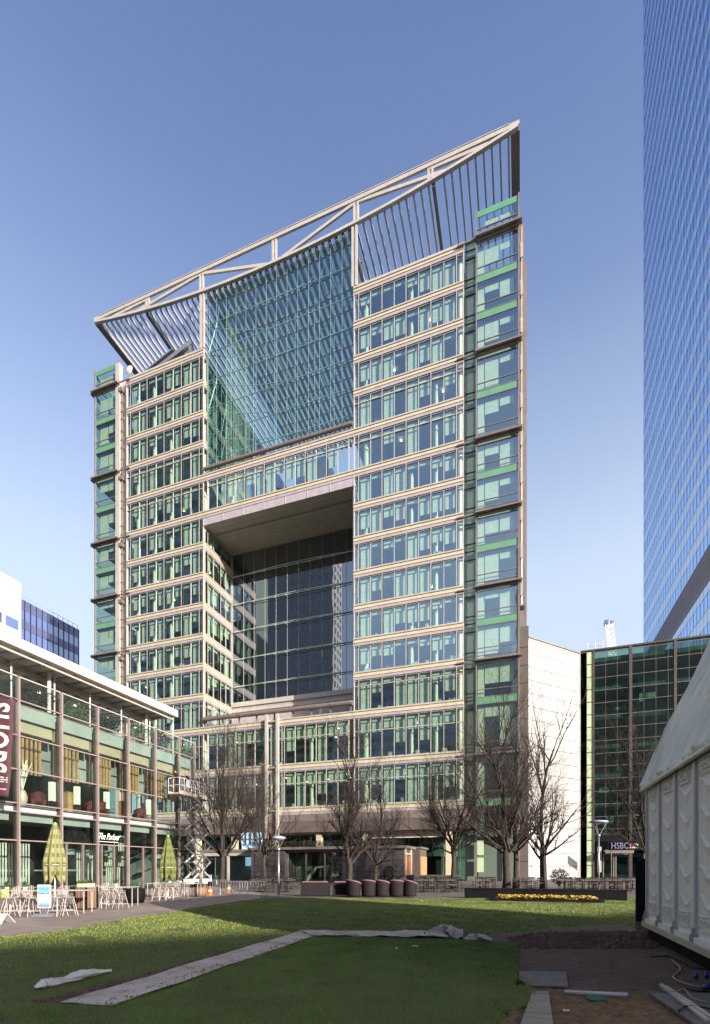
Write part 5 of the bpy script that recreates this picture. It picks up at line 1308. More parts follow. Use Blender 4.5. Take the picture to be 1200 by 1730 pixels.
# ============================================================ bare trees
def bare_tree(px, dist, H, spread, seed, label, r0=.17, fork=.24, dens=1.0, up=.5):
    rr = random.Random(seed); x, y = at(px, dist); t = thing('bare_tree', label, 'tree', (x, y, 0), 0, 'bare winter trees')
    tr = MB(); big = MB(); tw_ = MB()
    zf = H * fork
    pts = [(x, y, -.02), (x + rr.uniform(-.03, .03), y, zf * .35), (x + rr.uniform(-.06, .06), y + rr.uniform(-.05, .05), zf * .8), (x + rr.uniform(-.08, .08), y, zf * 1.15)]
    tr.tube(pts, [r0 * 1.25, r0, r0 * .92, r0 * .85], 9)
    top = Vector(pts[-1])
    def grow(p, d, L, r, lev):
        n = 5 if lev < 3 else 3; P_ = [Vector(p)]; rs = [r]; dd = Vector(d)
        for k in range(n):
            dd = (dd + Vector((rr.gauss(0, .10), rr.gauss(0, .10), rr.gauss(0, .06) + up * .16))).normalized()
            P_.append(P_[-1] + dd * L / n); rs.append(r * (1 - .62 * (k + 1) / n))
        (big if lev < 2 else tw_).tube(P_, rs, 6 if lev < 2 else 3, cap=False)
        if lev >= 4 or L < .28: return
        kids = int(round({0: 8, 1: 7, 2: 5, 3: 3}[lev] * dens))
        for k in range(kids):
            tt = rr.uniform(.22, 1.0) if k else 1.0; f = tt * n; i = min(int(f), n - 1); q = P_[i].lerp(P_[i + 1], f - i)
            a = rr.uniform(0, 6.28); o = dd.orthogonal().normalized(); o2 = dd.cross(o); ang = rr.uniform(.35, .85) if k else .15
            nd = (dd * math.cos(ang) + (o * math.cos(a) + o2 * math.sin(a)) * math.sin(ang)).normalized()
            nd.z = max(nd.z, -.05)
            grow(q, nd.normalized(), L * rr.uniform(.42, .66), max(.0042, rs[min(i, n)] * rr.uniform(.5, .7)), lev + 1)
    # leader
    nmain = 9
    leaderL = H - top.z
    grow(top, Vector((rr.uniform(-.05, .05), rr.uniform(-.05, .05), 1)), leaderL * .93, r0 * .7, 0)
    for k in range(nmain):
        a = 2 * PI * k / nmain + rr.uniform(-.3, .3); el = rr.uniform(.30, 1.25)
        st = Vector(pts[2]).lerp(top, rr.uniform(0, 1)); L = spread * rr.uniform(.8, 1.1) * (1.0 + .55 * math.sin(el)) * (1.25 if el > .75 else 1)
        grow(st, (math.cos(a) * math.cos(el), math.sin(a) * math.cos(el), math.sin(el)), min(L, leaderL * 1.0), r0 * rr.uniform(.32, .48), 1 if L < 2 else 0 if rr.random() < .5 else 1)
    tr.build('trunk', M['bark'], t, True); big.build('limb', M['bark'], t, True); tw_.build('crown', M['twig'], t)
    return t
bare_tree(376, 35, 8.4, 2.3, 21, 'dark bare tree just right of the scissor lift, leftmost of the row', .17, .27)
bare_tree(447, 36, 8.4, 2.5, 22, 'bare tree behind the left lamp post', .14, .27)
bare_tree(590, 33, 8.3, 2.0, 23, 'bare tree beside the left end of the tub chairs', .19, .24)
bare_tree(634, 36, 6.9, 1.6, 24, 'smaller bare tree in front of the kiosk, right behind the tub chairs', .15, .27, .9)
bare_tree(766, 36, 9.6, 2.2, 25, 'bare tree before the sunlit column of the office block', .17, .27)
bare_tree(856, 31, 9.2, 2.3, 26, 'thick trunked bare tree at the left end of the flower bed', .23, .28, .95)
bare_tree(872, 35, 9.6, 2.4, 27, 'bare tree half hidden behind the thick trunked one', .19, .28)
bare_tree(919, 34, 10.4, 1.9, 28, 'sparse upright bare tree standing out against the white wall', .24, .22, .72, .8)
bare_tree(1098, 32, 8.8, 2.9, 29, 'bare tree half hidden behind the marquee at the right', .18, .26)

# ============================================================ street furniture
def lamp(px, dist, zt, rd, label):
    x, y = at(px, dist); t = thing('lamp_post', label, 'lamp post', (x, y, 0), 0, 'disc topped lamp posts')
    v = MB(); v.tube([(x, y, 0), (x, y, zt * .80)], [.062, .045], 10); v.lathe((x, y, 0), [(.12, 0), (.12, .03), (.07, .05)], 12); v.build('pole', M['galv'], t, True)
    v = MB()
    for a in (0, 2.09, 4.19): v.tube([(x, y, zt * .79), (x + rd * .8 * math.cos(a), y + rd * .8 * math.sin(a), zt - .03)], .018, 6)
    v.build('arm', M['galv'], t)
    v = MB(); v.lathe((x, y, zt - .04), [(rd * .2, -.10), (rd * .9, .0), (rd, .05), (rd * .95, .10), (rd * .3, .16)], 28)
    o = v.build('disc', M['lamp_disc'], t, True)
    v = MB(); v.lathe((x, y, zt * .79), [(.08, 0), (.10, .06), (.05, .16)], 12); v.build('lamp_head', M['galv'], t, True)
lamp(471, 25.5, 3.03, .36, 'smaller looking disc topped lamp post near the middle trees, left of the two')
lamp(1012, 31, 4.38, .56, 'disc topped lamp post before the dark bank, right of the two')

# umbrellas (closed)
def umbrella(px, dist, ztop, zbot, rad, label, m, seed):
    x, y = at(px, dist); t = thing('closed_umbrella', label, 'umbrella', (x, y, 0), 0, 'closed parasols by the restaurant')
    v = MB(); v.tube([(x, y, 0), (x, y, ztop + .05)], .028, 8); v.build('pole', M['white_paint'], t)
    v = MB(); v.lathe((x, y, 0), [(.3, 0), (.3, .07), (.06, .12)], 14); v.build('base', M['galv'], t)
    v = MB(); rr = random.Random(seed)
    def fn(u, w_):
        a = 2 * PI * u; fold = .5 + .5 * math.cos(a * 6 + .8 * w_); r = .07 + rad * (w_ ** .85) * (.62 + .42 * fold) if w_ < .72 else .07 + rad * (.755 + .0 * w_) * (.62 + .42 * fold) * (1 - .45 * ((w_ - .72) / .28) * (1 - fold * .6))
        z = ztop - (ztop - zbot) * w_ * (.90 + .16 * fold * (1 if w_ > .7 else 0))
        return (x + r * math.cos(a), y + r * math.sin(a), z)
    v.grid(fn, 72, 30); o = v.build('canopy', m, t, True); md = o.modifiers.new('t', 'SOLIDIFY'); md.thickness = .006
    v = MB(); v.tube([(x + rad * .84 * math.cos(a), y + rad * .84 * math.sin(a), zbot + (ztop - zbot) * .28) for a in np.linspace(0, 2 * PI, 25)], .012, 5); v.build('strap', M['letter'], t)
    v = MB(); v.lathe((x, y, ztop), [(.06, -.02), (.07, .03), (.02, .08)], 10); v.build('cap', M['lime'], t)
def plaid(name, c1, c2, c3, k):
    m, nt, out = nodes_of(name); p = N(nt, 'ShaderNodeBsdfPrincipled'); p.inputs['Roughness'].default_value = .8
    sx = N(nt, 'ShaderNodeSeparateXYZ'); nt.links.new(coord(nt), sx.inputs[0])
    def stripes(sock, per, thr):
        a = N(nt, 'ShaderNodeMath', operation='MULTIPLY'); a.inputs[1].default_value = 1 / per; nt.links.new(sock, a.inputs[0])
        b = N(nt, 'ShaderNodeMath', operation='FRACT'); nt.links.new(a.outputs[0], b.inputs[0])
        c = N(nt, 'ShaderNodeMath', operation='GREATER_THAN'); c.inputs[1].default_value = thr; nt.links.new(b.outputs[0], c.inputs[0]); return c.outputs[0]
    at2 = N(nt, 'ShaderNodeMath', operation='ARCTAN2'); nt.links.new(sx.outputs[1], at2.inputs[0]); nt.links.new(sx.outputs[0], at2.inputs[1])
    c = mix(nt, stripes(sx.outputs[2], .34, .55), c1, c2); c = mix(nt, stripes(at2.outputs[0], .52, .55), c, c3)
    dg = mix(nt, .5, c, c1); nt.links.new(mix(nt, .75, c, dg), p.inputs[0]); nt.links.new(p.outputs[0], out.inputs[0]); return m
umbrella(93, 18.2, 3.10, 1.02, .40, 'closed yellow green checked parasol in the sun beside the poster stand', plaid('checked_lime_cloth', (.27, .27, .12), (.05, .07, .025), (.15, .17, .06), 1), 1)
umbrella(284, 24.0, 3.02, 0.92, .42, 'closed darker green checked parasol in the shade near the scissor lift', plaid('checked_dark_green_cloth', (.16, .18, .05), (.03, .05, .015), (.10, .13, .04), 1), 2)
# wire bar stool
bs = proto('bar_stool', 'bar stool')
hs = .56
for s_ in (-1, 1):
    for q in (-1, 1): v = MB(); v.tube([(s_ * .10, q * .10, hs), (s_ * .20, q * .21, 0)], .011, 5); v.build('leg', M['stool'], bs)
v = MB(); v.tube([(-.165, -.17, .17), (.165, -.17, .17), (.165, .17, .17), (-.165, .17, .17), (-.165, -.17, .17)], .009, 4); v.build('footrest', M['stool'], bs)
v = MB()
def shell(u, w_):
    a = PI * (.12 + .76 * u)
    r = .10 + .13 * min(1, w_ * 2); z = hs + .02 + max(0, w_ - .35) * .42 * (.45 + .55 * math.sin(a)); return (r * math.cos(a) * 1.0, r * math.sin(a) * (1 if w_ < .5 else 1.0) - .05 * (1 - w_), z)
for i in range(9):
    v.tube([shell(i / 8, w_) for w_ in np.linspace(0, 1, 6)], .0055, 4)
for w_ in (.15, .4, .6, .8, 1.0): v.tube([shell(u, w_) for u in np.linspace(0, 1, 12)], .006 if w_ < 1 else .010, 4)
v.build('wire_seat', M['stool'], bs)
v = MB(); v.lathe((0, 0, hs), [(.15, 0), (.17, .01), (.15, .02)], 12); v.build('seat_pad', M['stool'], bs)
bt = proto('bar_table', 'table')
v = MB(); v.box(-.95, .95, -.3, .3, .735, .76); v.build('tabletop', M['stool'], bt)
for s_ in (-1, 1):
    for q in (-1, 1): v = MB(); v.tube([(s_ * .88, q * .25, .735), (s_ * .88, q * .25, 0)], .016, 5); v.build('leg', M['stool'], bt)
def rowx(px, py): return G(px, py)
def cluster(tag_, rows_, tables, gr):
    for (px, py, rz, lab) in rows_:
        x, y = G(px, py); place(bs, (x, y, 0), rz, lab, gr)
    for (px, py, rz, lab) in tables:
        x, y = G(px, py); place(bt, (x, y, 0), rz, lab, 'white bar tables by the restaurant')
gr = 'white wire bar stools outside the restaurant'
ang = YAW
cluster('A', [(16, 1549, 2.8, 'wire bar stool beside the lime green cushion at the left edge'), (34, 1547, 3.3, 'wire bar stool second from the left edge, before the left table'), (52, 1549, 3.0, 'wire bar stool immediately left of the poster stand'), (22, 1538, 6.1, 'wire bar stool on the far side of the left table, near the edge'), (44, 1538, .1, 'wire bar stool on the far side of the left table, left of the poster'), (97, 1548, 3.2, 'wire bar stool just right of the poster stand'), (117, 1547, 2.6, 'wire bar stool leaning up against the wooden planter side'), (104, 1538, .2, 'wire bar stool behind the parasol pole, beside the wooden planter')],
        [(30, 1543, ang, 'narrow white bar table left of the poster stand'), (104, 1542, ang, 'narrow white bar table between poster stand and wooden planter')], gr)
cluster('B', [(170, 1534, 3.3, 'wire bar stool immediately right of the wooden planter'), (182, 1535, 3.0, 'wire bar stool second right of the wooden planter'), (204, 1535, 2.9, 'wire bar stool at the outer corner of the middle table, nearest the black tub'), (176, 1527, .1, 'wire bar stool on the far side of the middle table, left'), (192, 1527, 6.2, 'wire bar stool on the far side of the middle table, right')],
        [(190, 1531, ang, 'narrow white bar table between the wooden planter and the black tub')], gr)
cluster('C', [(268, 1521.5, 3.2, 'wire bar stool at the left end of the far table by the dark parasol'), (281, 1521.5, 3.0, 'wire bar stool second from the left at the far table'), (291, 1521.5, 3.3, 'wire bar stool in the middle of the near side of the far table'), (302, 1521.5, 2.9, 'wire bar stool fourth from the left at the far table'), (315, 1521.5, 3.1, 'wire bar stool at the right end of the far table, before the brown tub'), (276, 1516, .1, 'wire bar stool on the back side of the far table, left'), (297, 1516, 6.2, 'wire bar stool on the back side of the far table, right')],
        [(284, 1518.5, ang, 'narrow white bar table under the dark green parasol'), (306, 1518.5, ang, 'narrow white bar table left of the scissor lift')], gr)
# small pot plants on tables
pp_ = proto('pot_plant', 'pot plant')
v = MB(); v.lathe((0, 0, 0), [(.05, 0), (.07, .10)], 10); v.build('pot', M['cream'], pp_)
v = MB(); leaf_cloud(v, (0, 0, .19), .10, .10, .09, 90, .03, random.Random(1), 0); v.build('foliage', M['leaf'], pp_)
for px, py, lab in ((12, 1543, 'small potted plant on the table at the left edge'), (42, 1543, 'small potted plant on the table left of the poster stand'), (196, 1531, 'small potted plant on the table right of the wooden planter'), (287, 1518.5, 'small potted plant on the table under the dark parasol'), (305, 1518.5, 'small potted plant on the table next to the scissor lift')):
    x, y = G(px, py); place(pp_, (x, y, .76), 0, lab, 'pot plants on the bar tables')
cu = thing('lime_cushion', 'lime green fabric draped over a stool back at the left edge', 'cushion', (*G(5, 1548), 0)); x, y = G(5, 1548)
v = MB(); v.grid(lambda u, w_: (x - .22 + .42 * u, y - .05 - .05 * math.sin(u * 5), .55 + .28 * w_ + .02 * math.sin(u * 9)), 8, 6); o = v.build('fabric', M['lime'], cu, True); md = o.modifiers.new('t', 'SOLIDIFY'); md.thickness = .04
v = MB(); v.tube([(x - .2, y, 0), (x - .15, y, .58)], .012, 5); v.tube([(x + .2, y, 0), (x + .15, y, .58)], .012, 5); v.build('leg', M['stool'], cu)
# wooden hexagonal planter
def hexring(c, r, z): return [(c[0] + r * math.cos(PI / 3 * k + .35), c[1] + r * math.sin(PI / 3 * k + .35), z) for k in range(6)]
c = G(145, 1536); t = thing('wooden_planter', 'six sided weathered wooden planter box on the paving', 'planter', (*c, 0))
v = MB(); v.poly([p[:2] for p in hexring(c, .40, 0)], .05, .80); v.build('box', M['old_wood'], t)
v = MB()
for k in range(6):
    a, b = hexring(c, .405, 0)[k], hexring(c, .405, 0)[(k + 1) % 6]; v.bar((*a[:2], .04), (*a[:2], .80), .05, .05)
    for q in (.25, .5, .75): m_ = (a[0] + (b[0] - a[0]) * q, a[1] + (b[1] - a[1]) * q); v.bar((*m_, .06), (*m_, .79), .008, .008)
v.build('plank_joint', M['black'], t)
v = MB(); v.poly([p[:2] for p in hexring(c, .33, 0)], .801, .93); v.build('rim', M['beige'], t)
v = MB(); leaf_cloud(v, (c[0], c[1], .97), .3, .3, .09, 240, .035, random.Random(5), 0); v.build('foliage', M['leaf'], t)
def drum(px, py, r, h, label, m):
    c = (*G(px, py), 0); t = thing('round_planter', label, 'planter', c)
    v = MB(); v.lathe(c, [(r * .86, 0), (r, h * .5), (r * .95, h), (r * .86, h), (r * .84, h - .06)], 24); v.build('tub', m, t, True)
    v = MB(); leaf_cloud(v, (c[0], c[1], h + .14), r * .6, r * .6, .16, 110, .03, random.Random(px), 0)
    for k in range(9): a = k * .7; v.tube([(c[0], c[1], h), (c[0] + .2 * math.cos(a), c[1] + .2 * math.sin(a), h + .4)], .006, 3)
    v.build('plant', M['leaf'], t)
drum(229, 1525, .40, .60, 'large black tub planter before the restaurant door', M['black'])
drum(339, 1515, .30, .48, 'brown tub planter at the foot of the scissor lift', M['old_wood'])
c = G(62, 1536)
# poster stand
c = G(75, 1549); t = thing('poster_stand', 'upright poster stand with a blue seascape poster on a grey weighted foot', 'sign', (*c, 0))
ux, uy = CA, SA; FS = (c[0], c[1], ux, uy, -uy, ux)
v = MB(FS); v.box(-.20, .20, -.02, .02, .26, .98); v.build('frame', M['white_paint'], t)
m, nt, out = nodes_of('seascape_poster'); p = N(nt, 'ShaderNodeBsdfPrincipled'); p.inputs['Roughness'].default_value = .35
sx = N(nt, 'ShaderNodeSeparateXYZ'); nt.links.new(coord(nt), sx.inputs[0]); nz = noise(nt, 14, 4, stretch=(1, 1, 2))
ad = N(nt, 'ShaderNodeMath', operation='MULTIPLY_ADD'); ad.inputs[1].default_value = .22; nt.links.new(nz, ad.inputs[0]); nt.links.new(sx.outputs[2], ad.inputs[2])
mr = N(nt, 'ShaderNodeMapRange'); mr.inputs[1].default_value = .36; mr.inputs[2].default_value = 1.08; nt.links.new(ad.outputs[0], mr.inputs[0])
nt.links.new(ramp(nt, mr.outputs[0], [(0.0, (.06, .16, .36)), (.22, (.30, .42, .58)), (.40, (.72, .70, .72)), (.58, (.62, .68, .75)), (.64, (.06, .10, .14)), (.68, (.25, .50, .66)), (.85, (.12, .34, .62)), (1, (.40, .62, .78))]), p.inputs[0]); nt.links.new(p.outputs[0], out.inputs[0])
v = MB(FS); v.box(-.172, .172, -.028, -.021, .30, .94); v.build('poster', m, t)
v = MB(FS); v.box(-.05, -.02, -.015, .015, .10, .26); v.box(.02, .05, -.015, .015, .10, .26); v.build('spring_leg', M['galv'], t)
v = MB(FS); v.add([(-.34, -.22, 0), (.34, -.22, 0), (.34, .22, 0), (-.34, .22, 0), (-.22, -.12, .10), (.22, -.12, .10), (.22, .12, .10), (-.22, .12, .10)], [(3, 2, 1, 0), (4, 5, 6, 7), (0, 1, 5, 4), (1, 2, 6, 5), (2, 3, 7, 6), (3, 0, 4, 7)]); v.build('foot', M['galv'], t)
# cones
cn = proto('traffic_cone', 'cone')
v = MB(); v.lathe((0, 0, 0), [(.16, .03), (.13, .06), (.035, .5), (.02, .52)], 14); v.build('cone_body', M['orange'], cn, True)
v = MB(); v.box(-.19, .19, -.19, .19, 0, .03); v.build('base', M['orange'], cn)
v = MB(); v.lathe((0, 0, 0), [(.118, .20), (.092, .31)], 14); v.build('reflective_band', M['letter'], cn)
for px, py, lab in ((355, 1513, 'orange traffic cone right beside the scissor lift'), (387, 1508, 'orange traffic cone standing apart below the dark tree'), (346, 1511, 'orange traffic cone partly behind the brown tub')):
    x, y = G(px, py); place(cn, (x, y, 0), .4, lab, 'orange traffic cones')
# white object at left edge
c = G(0, 1562); t = thing('folded_sign', 'white folding pavement sign cut off by the left edge', 'sign', (*c, 0))
v = MB(FS[:0] or None); v.add([(c[0] - .3, c[1], 0), (c[0] + .02, c[1], 0), (c[0] - .02, c[1] + .2, .26), (c[0] - .3, c[1] + .2, .26)], [(0, 1, 2, 3)]); o = v.build('leaf_front', M['white_paint'], t); md = o.modifiers.new('t', 'SOLIDIFY'); md.thickness = .015
v = MB(); v.add([(c[0] - .3, c[1] + .4, 0), (c[0] + .02, c[1] + .4, 0), (c[0] - .02, c[1] + .21, .26), (c[0] - .3, c[1] + .21, .26)], [(0, 1, 2, 3)]); o = v.build('leaf_back', M['white_paint'], t); md = o.modifiers.new('t', 'SOLIDIFY'); md.thickness = .015

# tub chairs, sofas
tc_ = proto('tub_chair', 'armchair')
v = MB()
def tub(u, w_):
    a = PI * (-.12 + 1.24 * u) ; r = .36 + .05 * w_; h = .80 - .18 * (abs(2 * u - 1)) ** 2
    return (r * math.cos(a), r * math.sin(a), .03 + h * w_)
v.grid(tub, 20, 8); o = v.build('shell', M['rattan'], tc_, True); md = o.modifiers.new('t', 'SOLIDIFY'); md.thickness = .06
v = MB(); v.lathe((0, 0, 0), [(.33, .03), (.34, .34)], 18); v.build('seat_base', M['rattan'], tc_)
v = MB(); v.lathe((0, 0, .341), [(.31, 0), (.32, .05), (.28, .11)], 18); v.build('cushion', M['cushion'], tc_, True)
v = MB(); v.tube([tuple(Vector(tub(u, 1)) + Vector((0, 0, .02))) for u in np.linspace(0, 1, 16)], .045, 6); v.build('rim', M['cushion'], tc_, True)
for px, rz, lab in ((598, -.5, 'dark tub chair at the left end of the row at the lawn edge'), (623, .0, 'dark tub chair second from the left in the row at the lawn edge'), (646, -.4, 'dark tub chair in the middle of the row, with a reddish cushion edge'), (670, .1, 'dark tub chair fourth from the left in the row at the lawn edge'), (693, -.7, 'dark tub chair at the right end of the row, turned outwards')):
    x, y = G(px, 1515); place(tc_, (x, y, 0), rz + PI, lab, 'dark woven tub chairs at the lawn edge')
for i, (pa, pb, py, lab) in enumerate(((508, 557, 1514, 'long dark outdoor sofa left of the tub chairs'), (562, 588, 1514, 'short dark outdoor sofa between the long one and the tub chairs'))):
    x0, y0 = G(pa, py); x1, y1 = G(pb, py); L_ = math.hypot(x1 - x0, y1 - y0); FO = (x0, y0, (x1 - x0) / L_, (y1 - y0) / L_, -(y1 - y0) / L_, (x1 - x0) / L_)
    t = thing('outdoor_sofa', lab, 'sofa', (x0, y0, 0), 0, 'dark outdoor sofas'); v = MB(FO); v.box(0, L_, 0, .14, .05, .72); v.build('backrest', M['rattan'], t)
    v = MB(FO); v.box(.1, L_ - .1, .141, .7, .05, .35); v.build('seat', M['rattan'], t); v = MB(FO); v.box(0, .099, .141, .7, .05, .55); v.box(L_ - .099, L_, .141, .7, .05, .55); v.build('arm', M['rattan'], t)
    v = MB(FO); v.box(.1, L_ - .1, .02, .2, .721, .78); v.build('cushion', M['cushion'], t)
# dark cafe chairs and tables beyond the lawn
cc_ = proto('cafe_chair', 'chair')
v = MB(); v.box(-.22, .22, -.21, .21, .43, .455); v.build('seat', M['chair_seat'], cc_)
v = MB()
for k in range(3): v.box(-.2, .2, .205, .225, .60 + k * .085, .65 + k * .085)
v.build('backrest', M['chair_metal'], cc_)
for sx_, sy_, h in ((-1, -1, .64), (1, -1, .64), (-1, 1, .88), (1, 1, .88)):
    v = MB(); v.tube([(sx_ * .23, sy_ * .23, 0), (sx_ * .225, sy_ * .215, h)], .014, 4); v.build('leg', M['chair_metal'], cc_)
for s_ in (-1, 1): v = MB(); v.box(s_ * .225 - .02, s_ * .225 + .02, -.22, .22, .64, .66); v.build('armrest', M['chair_metal'], cc_)
ct = proto('cafe_table', 'table')
v = MB(); v.box(-.55, .55, -.38, .38, .72, .75); v.build('tabletop', M['table_top'], ct)
v = MB(); v.tube([(0, 0, .04), (0, 0, .72)], .035, 6); v.box(-.3, .3, -.04, .04, .0, .04); v.box(-.04, .04, -.3, .3, .041, .06); v.build('pedestal', M['chair_metal'], ct)
zones = [(440, 'by the left lamp post'), (482, 'right of the left lamp post'), (716, 'just right of the tub chairs'), (752, 'before the sunlit column'), (812, 'left of the thick tree trunk'), (889, 'between thick and sparse trees'), (955, 'before the white wall'), (995, 'left of the right lamp post'), (1030, 'right of the right lamp post'), (1060, 'next to the marquee')]
rr = random.Random(31)
for px, where in zones:
    for row, py in (('front', 1507), ('back', 1502)):
        if where.startswith('next') and row == 'front': py = 1506
        q = px + (0 if row == 'front' else 9); x, y = G(q, py); rt = rr.uniform(-.15, .15) + YAW * .8
        place(ct, (x, y, 0), rt, f'cafe table {where}, {row} row', 'cafe tables beyond the lawn')
        for k, (ox, oy, rz) in enumerate(((-.35, -.62, PI), (.35, -.62, PI), (-.35, .62, 0), (.35, .62, 0))):
            if rr.random() < .12: continue
            side = ('near left', 'near right', 'far left', 'far right')[k]
            cx_ = x + ox * math.cos(rt) - oy * math.sin(rt); cy_ = y + ox * math.sin(rt) + oy * math.cos(rt)
            place(cc_, (cx_, cy_, 0), rt + rz + rr.uniform(-.3, .3), f'dark chair, {side} of {row} table {where}', 'dark cafe chairs beyond the lawn')
# round clipped bush and small black bin
x, y = at(945, 37); shrub((x, y, 0), .7, .6, 1.45, 'reddish brown rounded bush before the white wall', n=900, size=.06, m='twig')
x, y = at(657, 40); shrub((x, y, 0), .55, .5, 1.6, 'dark clipped bush against the grey kiosk wall', n=900, size=.06, m='hedge_dark')
# low barriers by the path
ba = proto('barrier', 'barrier')
v = MB(); v.tube([(-.75, 0, 0), (-.75, 0, .75), (.75, 0, .75), (.75, 0, 0)], .018, 6); v.tube([(-.75, 0, .25), (.75, 0, .25)], .014, 5); v.build('frame', M['galv'], ba)
v = MB()
for k in range(1, 10): v.tube([(-.75 + .15 * k, 0, .25), (-.75 + .15 * k, 0, .75)], .007, 4)
v.build('bar', M['galv'], ba)
for px, py, rz, lab in ((395, 1512, .3, 'steel barrier on the path below the dark tree'), (428, 1513, .2, 'steel barrier on the path left of the lamp post'), (368, 1508, .4, 'steel barrier behind the orange cones')):
    x, y = G(px, py); place(ba, (x, y, 0), rz, lab, 'steel barriers on the path')

# ============================================================ scissor lift with two workers
LX = -23.9; ly0 = LX / ratio(294); ly1 = LX / ratio(353)
sl = thing('scissor_lift', 'pale grey scissor lift raised beside the corner of the restaurant', 'scissor lift', (LX, 32, 0))
PZ = 6.95; hw = .42
v = MB(); v.box(LX - hw, LX + hw, 31.0, 33.4, .25, .62); v.build('chassis', M['lift_white'], sl)
for y in (31.35, 33.05):
    for x in (LX - hw - .06, LX + hw + .06): v = MB(); v.tube([(x - .07, y, .22), (x + .07, y, .22)], .21, 16); v.build('wheel', M['black'], sl)
nx = 5; zh = (PZ - .75) / nx; ya, yb = 31.15, 33.25
for k in range(nx):
    z0 = .66 + k * zh; z1 = z0 + zh
    for x in (LX - hw + .05, LX + hw - .05):
        v = MB(); v.bar((x, ya, z0), (x, yb, z1), .06, .14, (1, 0, 0)); v.bar((x + .06 * (1 if x > LX else -1), yb, z0), (x + .06 * (1 if x > LX else -1), ya, z1), .05, .12, (1, 0, 0)); v.build('scissor_arm', M['lift_white'], sl)
    v = MB()
    for y, z in ((ya, z0), (yb, z0), ((ya + yb) / 2, (z0 + z1) / 2)): v.tube([(LX - hw, y, z), (LX + hw, y, z)], .035, 6)
    v.build('cross_pin', M['galv'], sl)
v = MB(); v.tube([(LX, ya + .3, .9), (LX, yb - .4, .66 + zh * 1.5)], .06, 8); v.tube([(LX, ya + .3, .66 + zh * 2.1), (LX, yb - .4, .66 + zh * 3.2)], .06, 8); v.build('hydraulic_ram', M['galv'], sl)
v = MB(); v.box(LX - .50, LX + .50, ly0, ly1, PZ - .09, PZ); v.box(LX - .52, LX - .505, ly0, ly1, PZ - .12, PZ + .12); v.box(LX + .505, LX + .52, ly0, ly1, PZ - .12, PZ + .14); v.build('platform', M['cream'], sl)
v = MB(); n = 8
for x in (LX - .48, LX + .48):
    for k in range(n + 1): y = ly0 + (ly1 - ly0) * k / n; v.tube([(x, y, PZ), (x, y, PZ + 1.08)], .020, 5)
    for z in (PZ + .55, PZ + 1.08): v.tube([(x, ly0, z), (x, ly1, z)], .022, 5)
for y in (ly0, ly1):
    for z in (PZ + .55, PZ + 1.08): v.tube([(LX - .48, y, z), (LX + .48, y, z)], .022, 5)
v.build('guard_rail', M['lift_white'], sl)
v = MB(); v.box(LX + .5, LX + .56, ly0 + .75, ly0 + 1.15, PZ + .45, PZ + 1.0); v.build('control_box', M['lift_white'], sl)
v = MB(); v.tube([(LX + .5, 33.5, .5), (LX + .5, 33.9, .5), (LX + .5, 34.0, .1)], .025, 6); v.tube([(LX - .3, 33.5, .9), (LX + .3, 33.5, .9), (LX + .3, 33.5, .5)], .025, 6); v.build('ladder', M['lift_white'], sl)

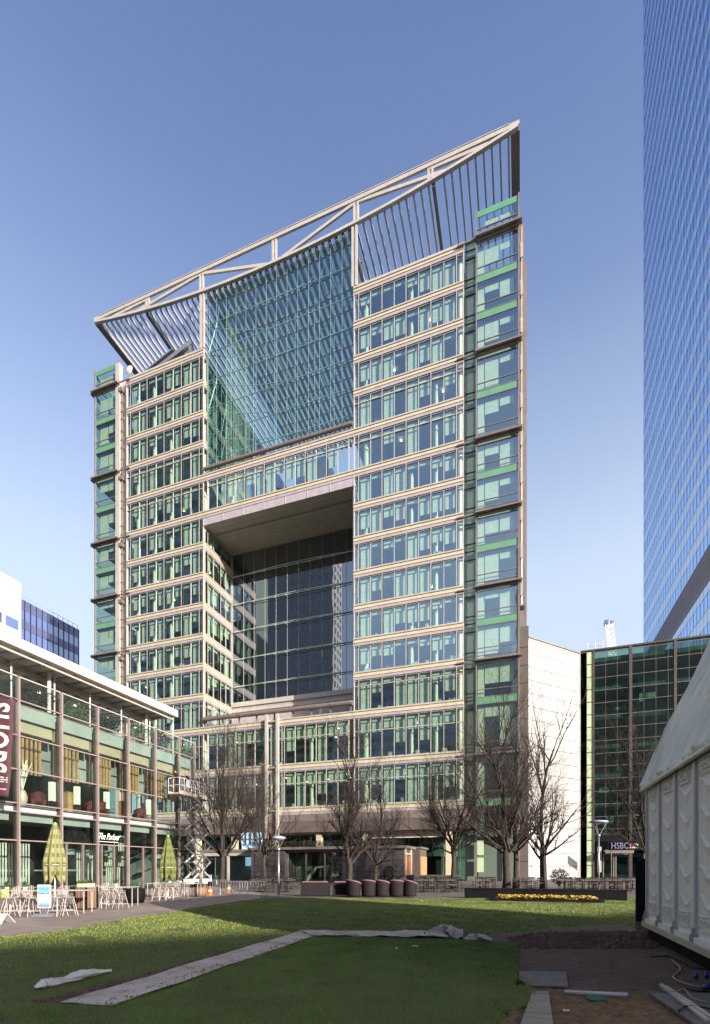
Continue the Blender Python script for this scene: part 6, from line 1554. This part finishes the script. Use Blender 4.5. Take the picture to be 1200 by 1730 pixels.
def person(loc, face, lean, arms, label, top, legs_m):
    """one continuous skinned body; z up, faces +Y before turning"""
    t = thing('person', label, 'person', loc, face)
    V = {}; verts = []; edges = []; rad = []
    def J(n_, x, y, z, r, to=None):
        V[n_] = len(verts); verts.append((x, y, z)); rad.append(r)
        if to is not None: edges.append((V[to], V[n_]))
    J('pelvis', 0, 0, .92, .135); J('waist', 0, .02 * lean, 1.08, .125, 'pelvis'); J('chest', 0, .10 * lean, 1.30, .15, 'waist'); J('neckb', 0, .15 * lean, 1.46, .085, 'chest'); J('neck', 0, .18 * lean, 1.52, .055, 'neckb')
    J('head', 0, .22 * lean + .01, 1.62, .085, 'neck'); J('crown', 0, .23 * lean, 1.71, .075, 'head')
    for s_, sd in ((-1, 'l'), (1, 'r')):
        J('hip' + sd, s_ * .09, 0, .86, .095, 'pelvis'); J('knee' + sd, s_ * .11, .03, .48, .062, 'hip' + sd); J('ank' + sd, s_ * .12, -.02, .09, .042, 'knee' + sd); J('toe' + sd, s_ * .13, .13, .045, .036, 'ank' + sd)
        J('sh' + sd, s_ * .19, .13 * lean, 1.42, .062, 'neckb')
        e, h = arms[0 if s_ < 0 else 1]
        J('elb' + sd, s_ * e[0], e[1], e[2], .045, 'sh' + sd); J('wri' + sd, s_ * h[0], h[1], h[2], .030, 'elb' + sd); d = Vector((s_ * (h[0] - e[0]), h[1] - e[1], h[2] - e[2])).normalized()
        J('palm' + sd, s_ * h[0] + d.x * .07, h[1] + d.y * .07, h[2] + d.z * .07, .030, 'wri' + sd); p0 = Vector(verts[V['palm' + sd]])
        sd_v = d.cross(Vector((0, 0, 1))).normalized() if abs(d.z) < .95 else Vector((1, 0, 0))
        for k, ln_ in enumerate((.055, .07, .075, .068)):
            b_ = p0 + sd_v * (k - 1.5) * .019 + d * .02
            J(f'k{k}{sd}', *(b_), .009, 'palm' + sd); J(f'f{k}{sd}', *(b_ + d * ln_ * .6 + Vector((0, 0, -.012))), .008, f'k{k}{sd}'); J(f'g{k}{sd}', *(b_ + d * ln_ * .9 + Vector((0, 0, -.035))), .0065, f'f{k}{sd}')
        J('th' + sd, *(p0 - sd_v * .045 - d * .01), .010, 'palm' + sd); J('tip' + sd, *(p0 - sd_v * .055 + d * .03), .008, 'th' + sd)
    me = bpy.data.meshes.new('body'); me.from_pydata(verts, edges, []); o = bpy.data.objects.new('body', me); COL.objects.link(o); o.parent = t
    me.materials.append(M['skin']); me.materials.append(top); me.materials.append(legs_m)
    sk = o.modifiers.new('skin', 'SKIN'); sk.use_smooth_shade = True
    for i, r in enumerate(rad): me.skin_vertices[0].data[i].radius = (r, r)
    me.skin_vertices[0].data[0].use_root = True
    ss = o.modifiers.new('sub', 'SUBSURF'); ss.levels = 1; ss.render_levels = 1
    bpy.context.view_layer.update()
    m2 = bpy.data.meshes.new_from_object(o.evaluated_get(bpy.context.evaluated_depsgraph_get())); o.modifiers.clear(); o.data = m2
    m2.materials.clear()
    for q in (M['skin'], top, legs_m, M['black']): m2.materials.append(q)
    wr = [Vector(verts[V['wril']]), Vector(verts[V['wrir']])]
    for p in m2.polygons:
        c = p.center; hand = min((c - w2).length for w2 in wr) < .05 or any((c - Vector(verts[V[n_]])).length < .10 for n_ in ('palml', 'palmr'))
        p.material_index = 0 if (c.z > 1.52 or hand) else (3 if c.z < .12 else (2 if c.z < .94 and abs(c.x) < .24 else 1))
        p.use_smooth = True
    h = Vector(verts[V['head']])
    v = MB(); v.lathe(tuple(h), [(.088, .0), (.096, .05), (.082, .105), (.04, .135)], 14, 1, 1.08); q = v.build('hair', M['hair'], t, True)
    v = MB(); v.tube([tuple(h + Vector((0, .085, .01))), tuple(h + Vector((0, .115, -.015)))], [.012, .016], 6); v.build('nose', M['skin'], t, True)
    v = MB()
    for s_ in (-1, 1): v.lathe(tuple(h + Vector((s_ * .032, .083, .018))), [(.010, -.005), (.012, 0), (.010, .005)], 6)
    v.build('eye', M['black'], t)
    v = MB(); v.box(h.x - .022, h.x + .022, h.y + .078, h.y + .088, h.z - .045, h.z - .037); v.build('mouth', M['red'], t)
    v = MB()
    for s_ in (-1, 1): v.lathe(tuple(h + Vector((s_ * .088, 0, -.01))), [(.012, -.02), (.02, .0), (.012, .02)], 6)
    v.build('ear', M['skin'], t)
    return t
y1p = LX / ratio(301); y2p = LX / ratio(317)
person((LX - .05, y1p + .1, PZ), 1.75, 1.1, (((.26, .20, 1.18), (.20, .42, 1.10)), ((.28, .18, 1.18), (.22, .44, 1.14))), 'worker in a dark jacket leaning over the rail of the lift platform', M['cloth_dark'], M['trouser'])
person((LX + .05, y2p + .25, PZ), 2.2, 1.6, (((.25, .30, 1.15), (.16, .45, 1.05)), ((.27, .25, 1.16), (.18, .46, 1.02))), 'worker in dark clothes stooping in the middle of the lift platform', M['cloth_dark'], M['black'])
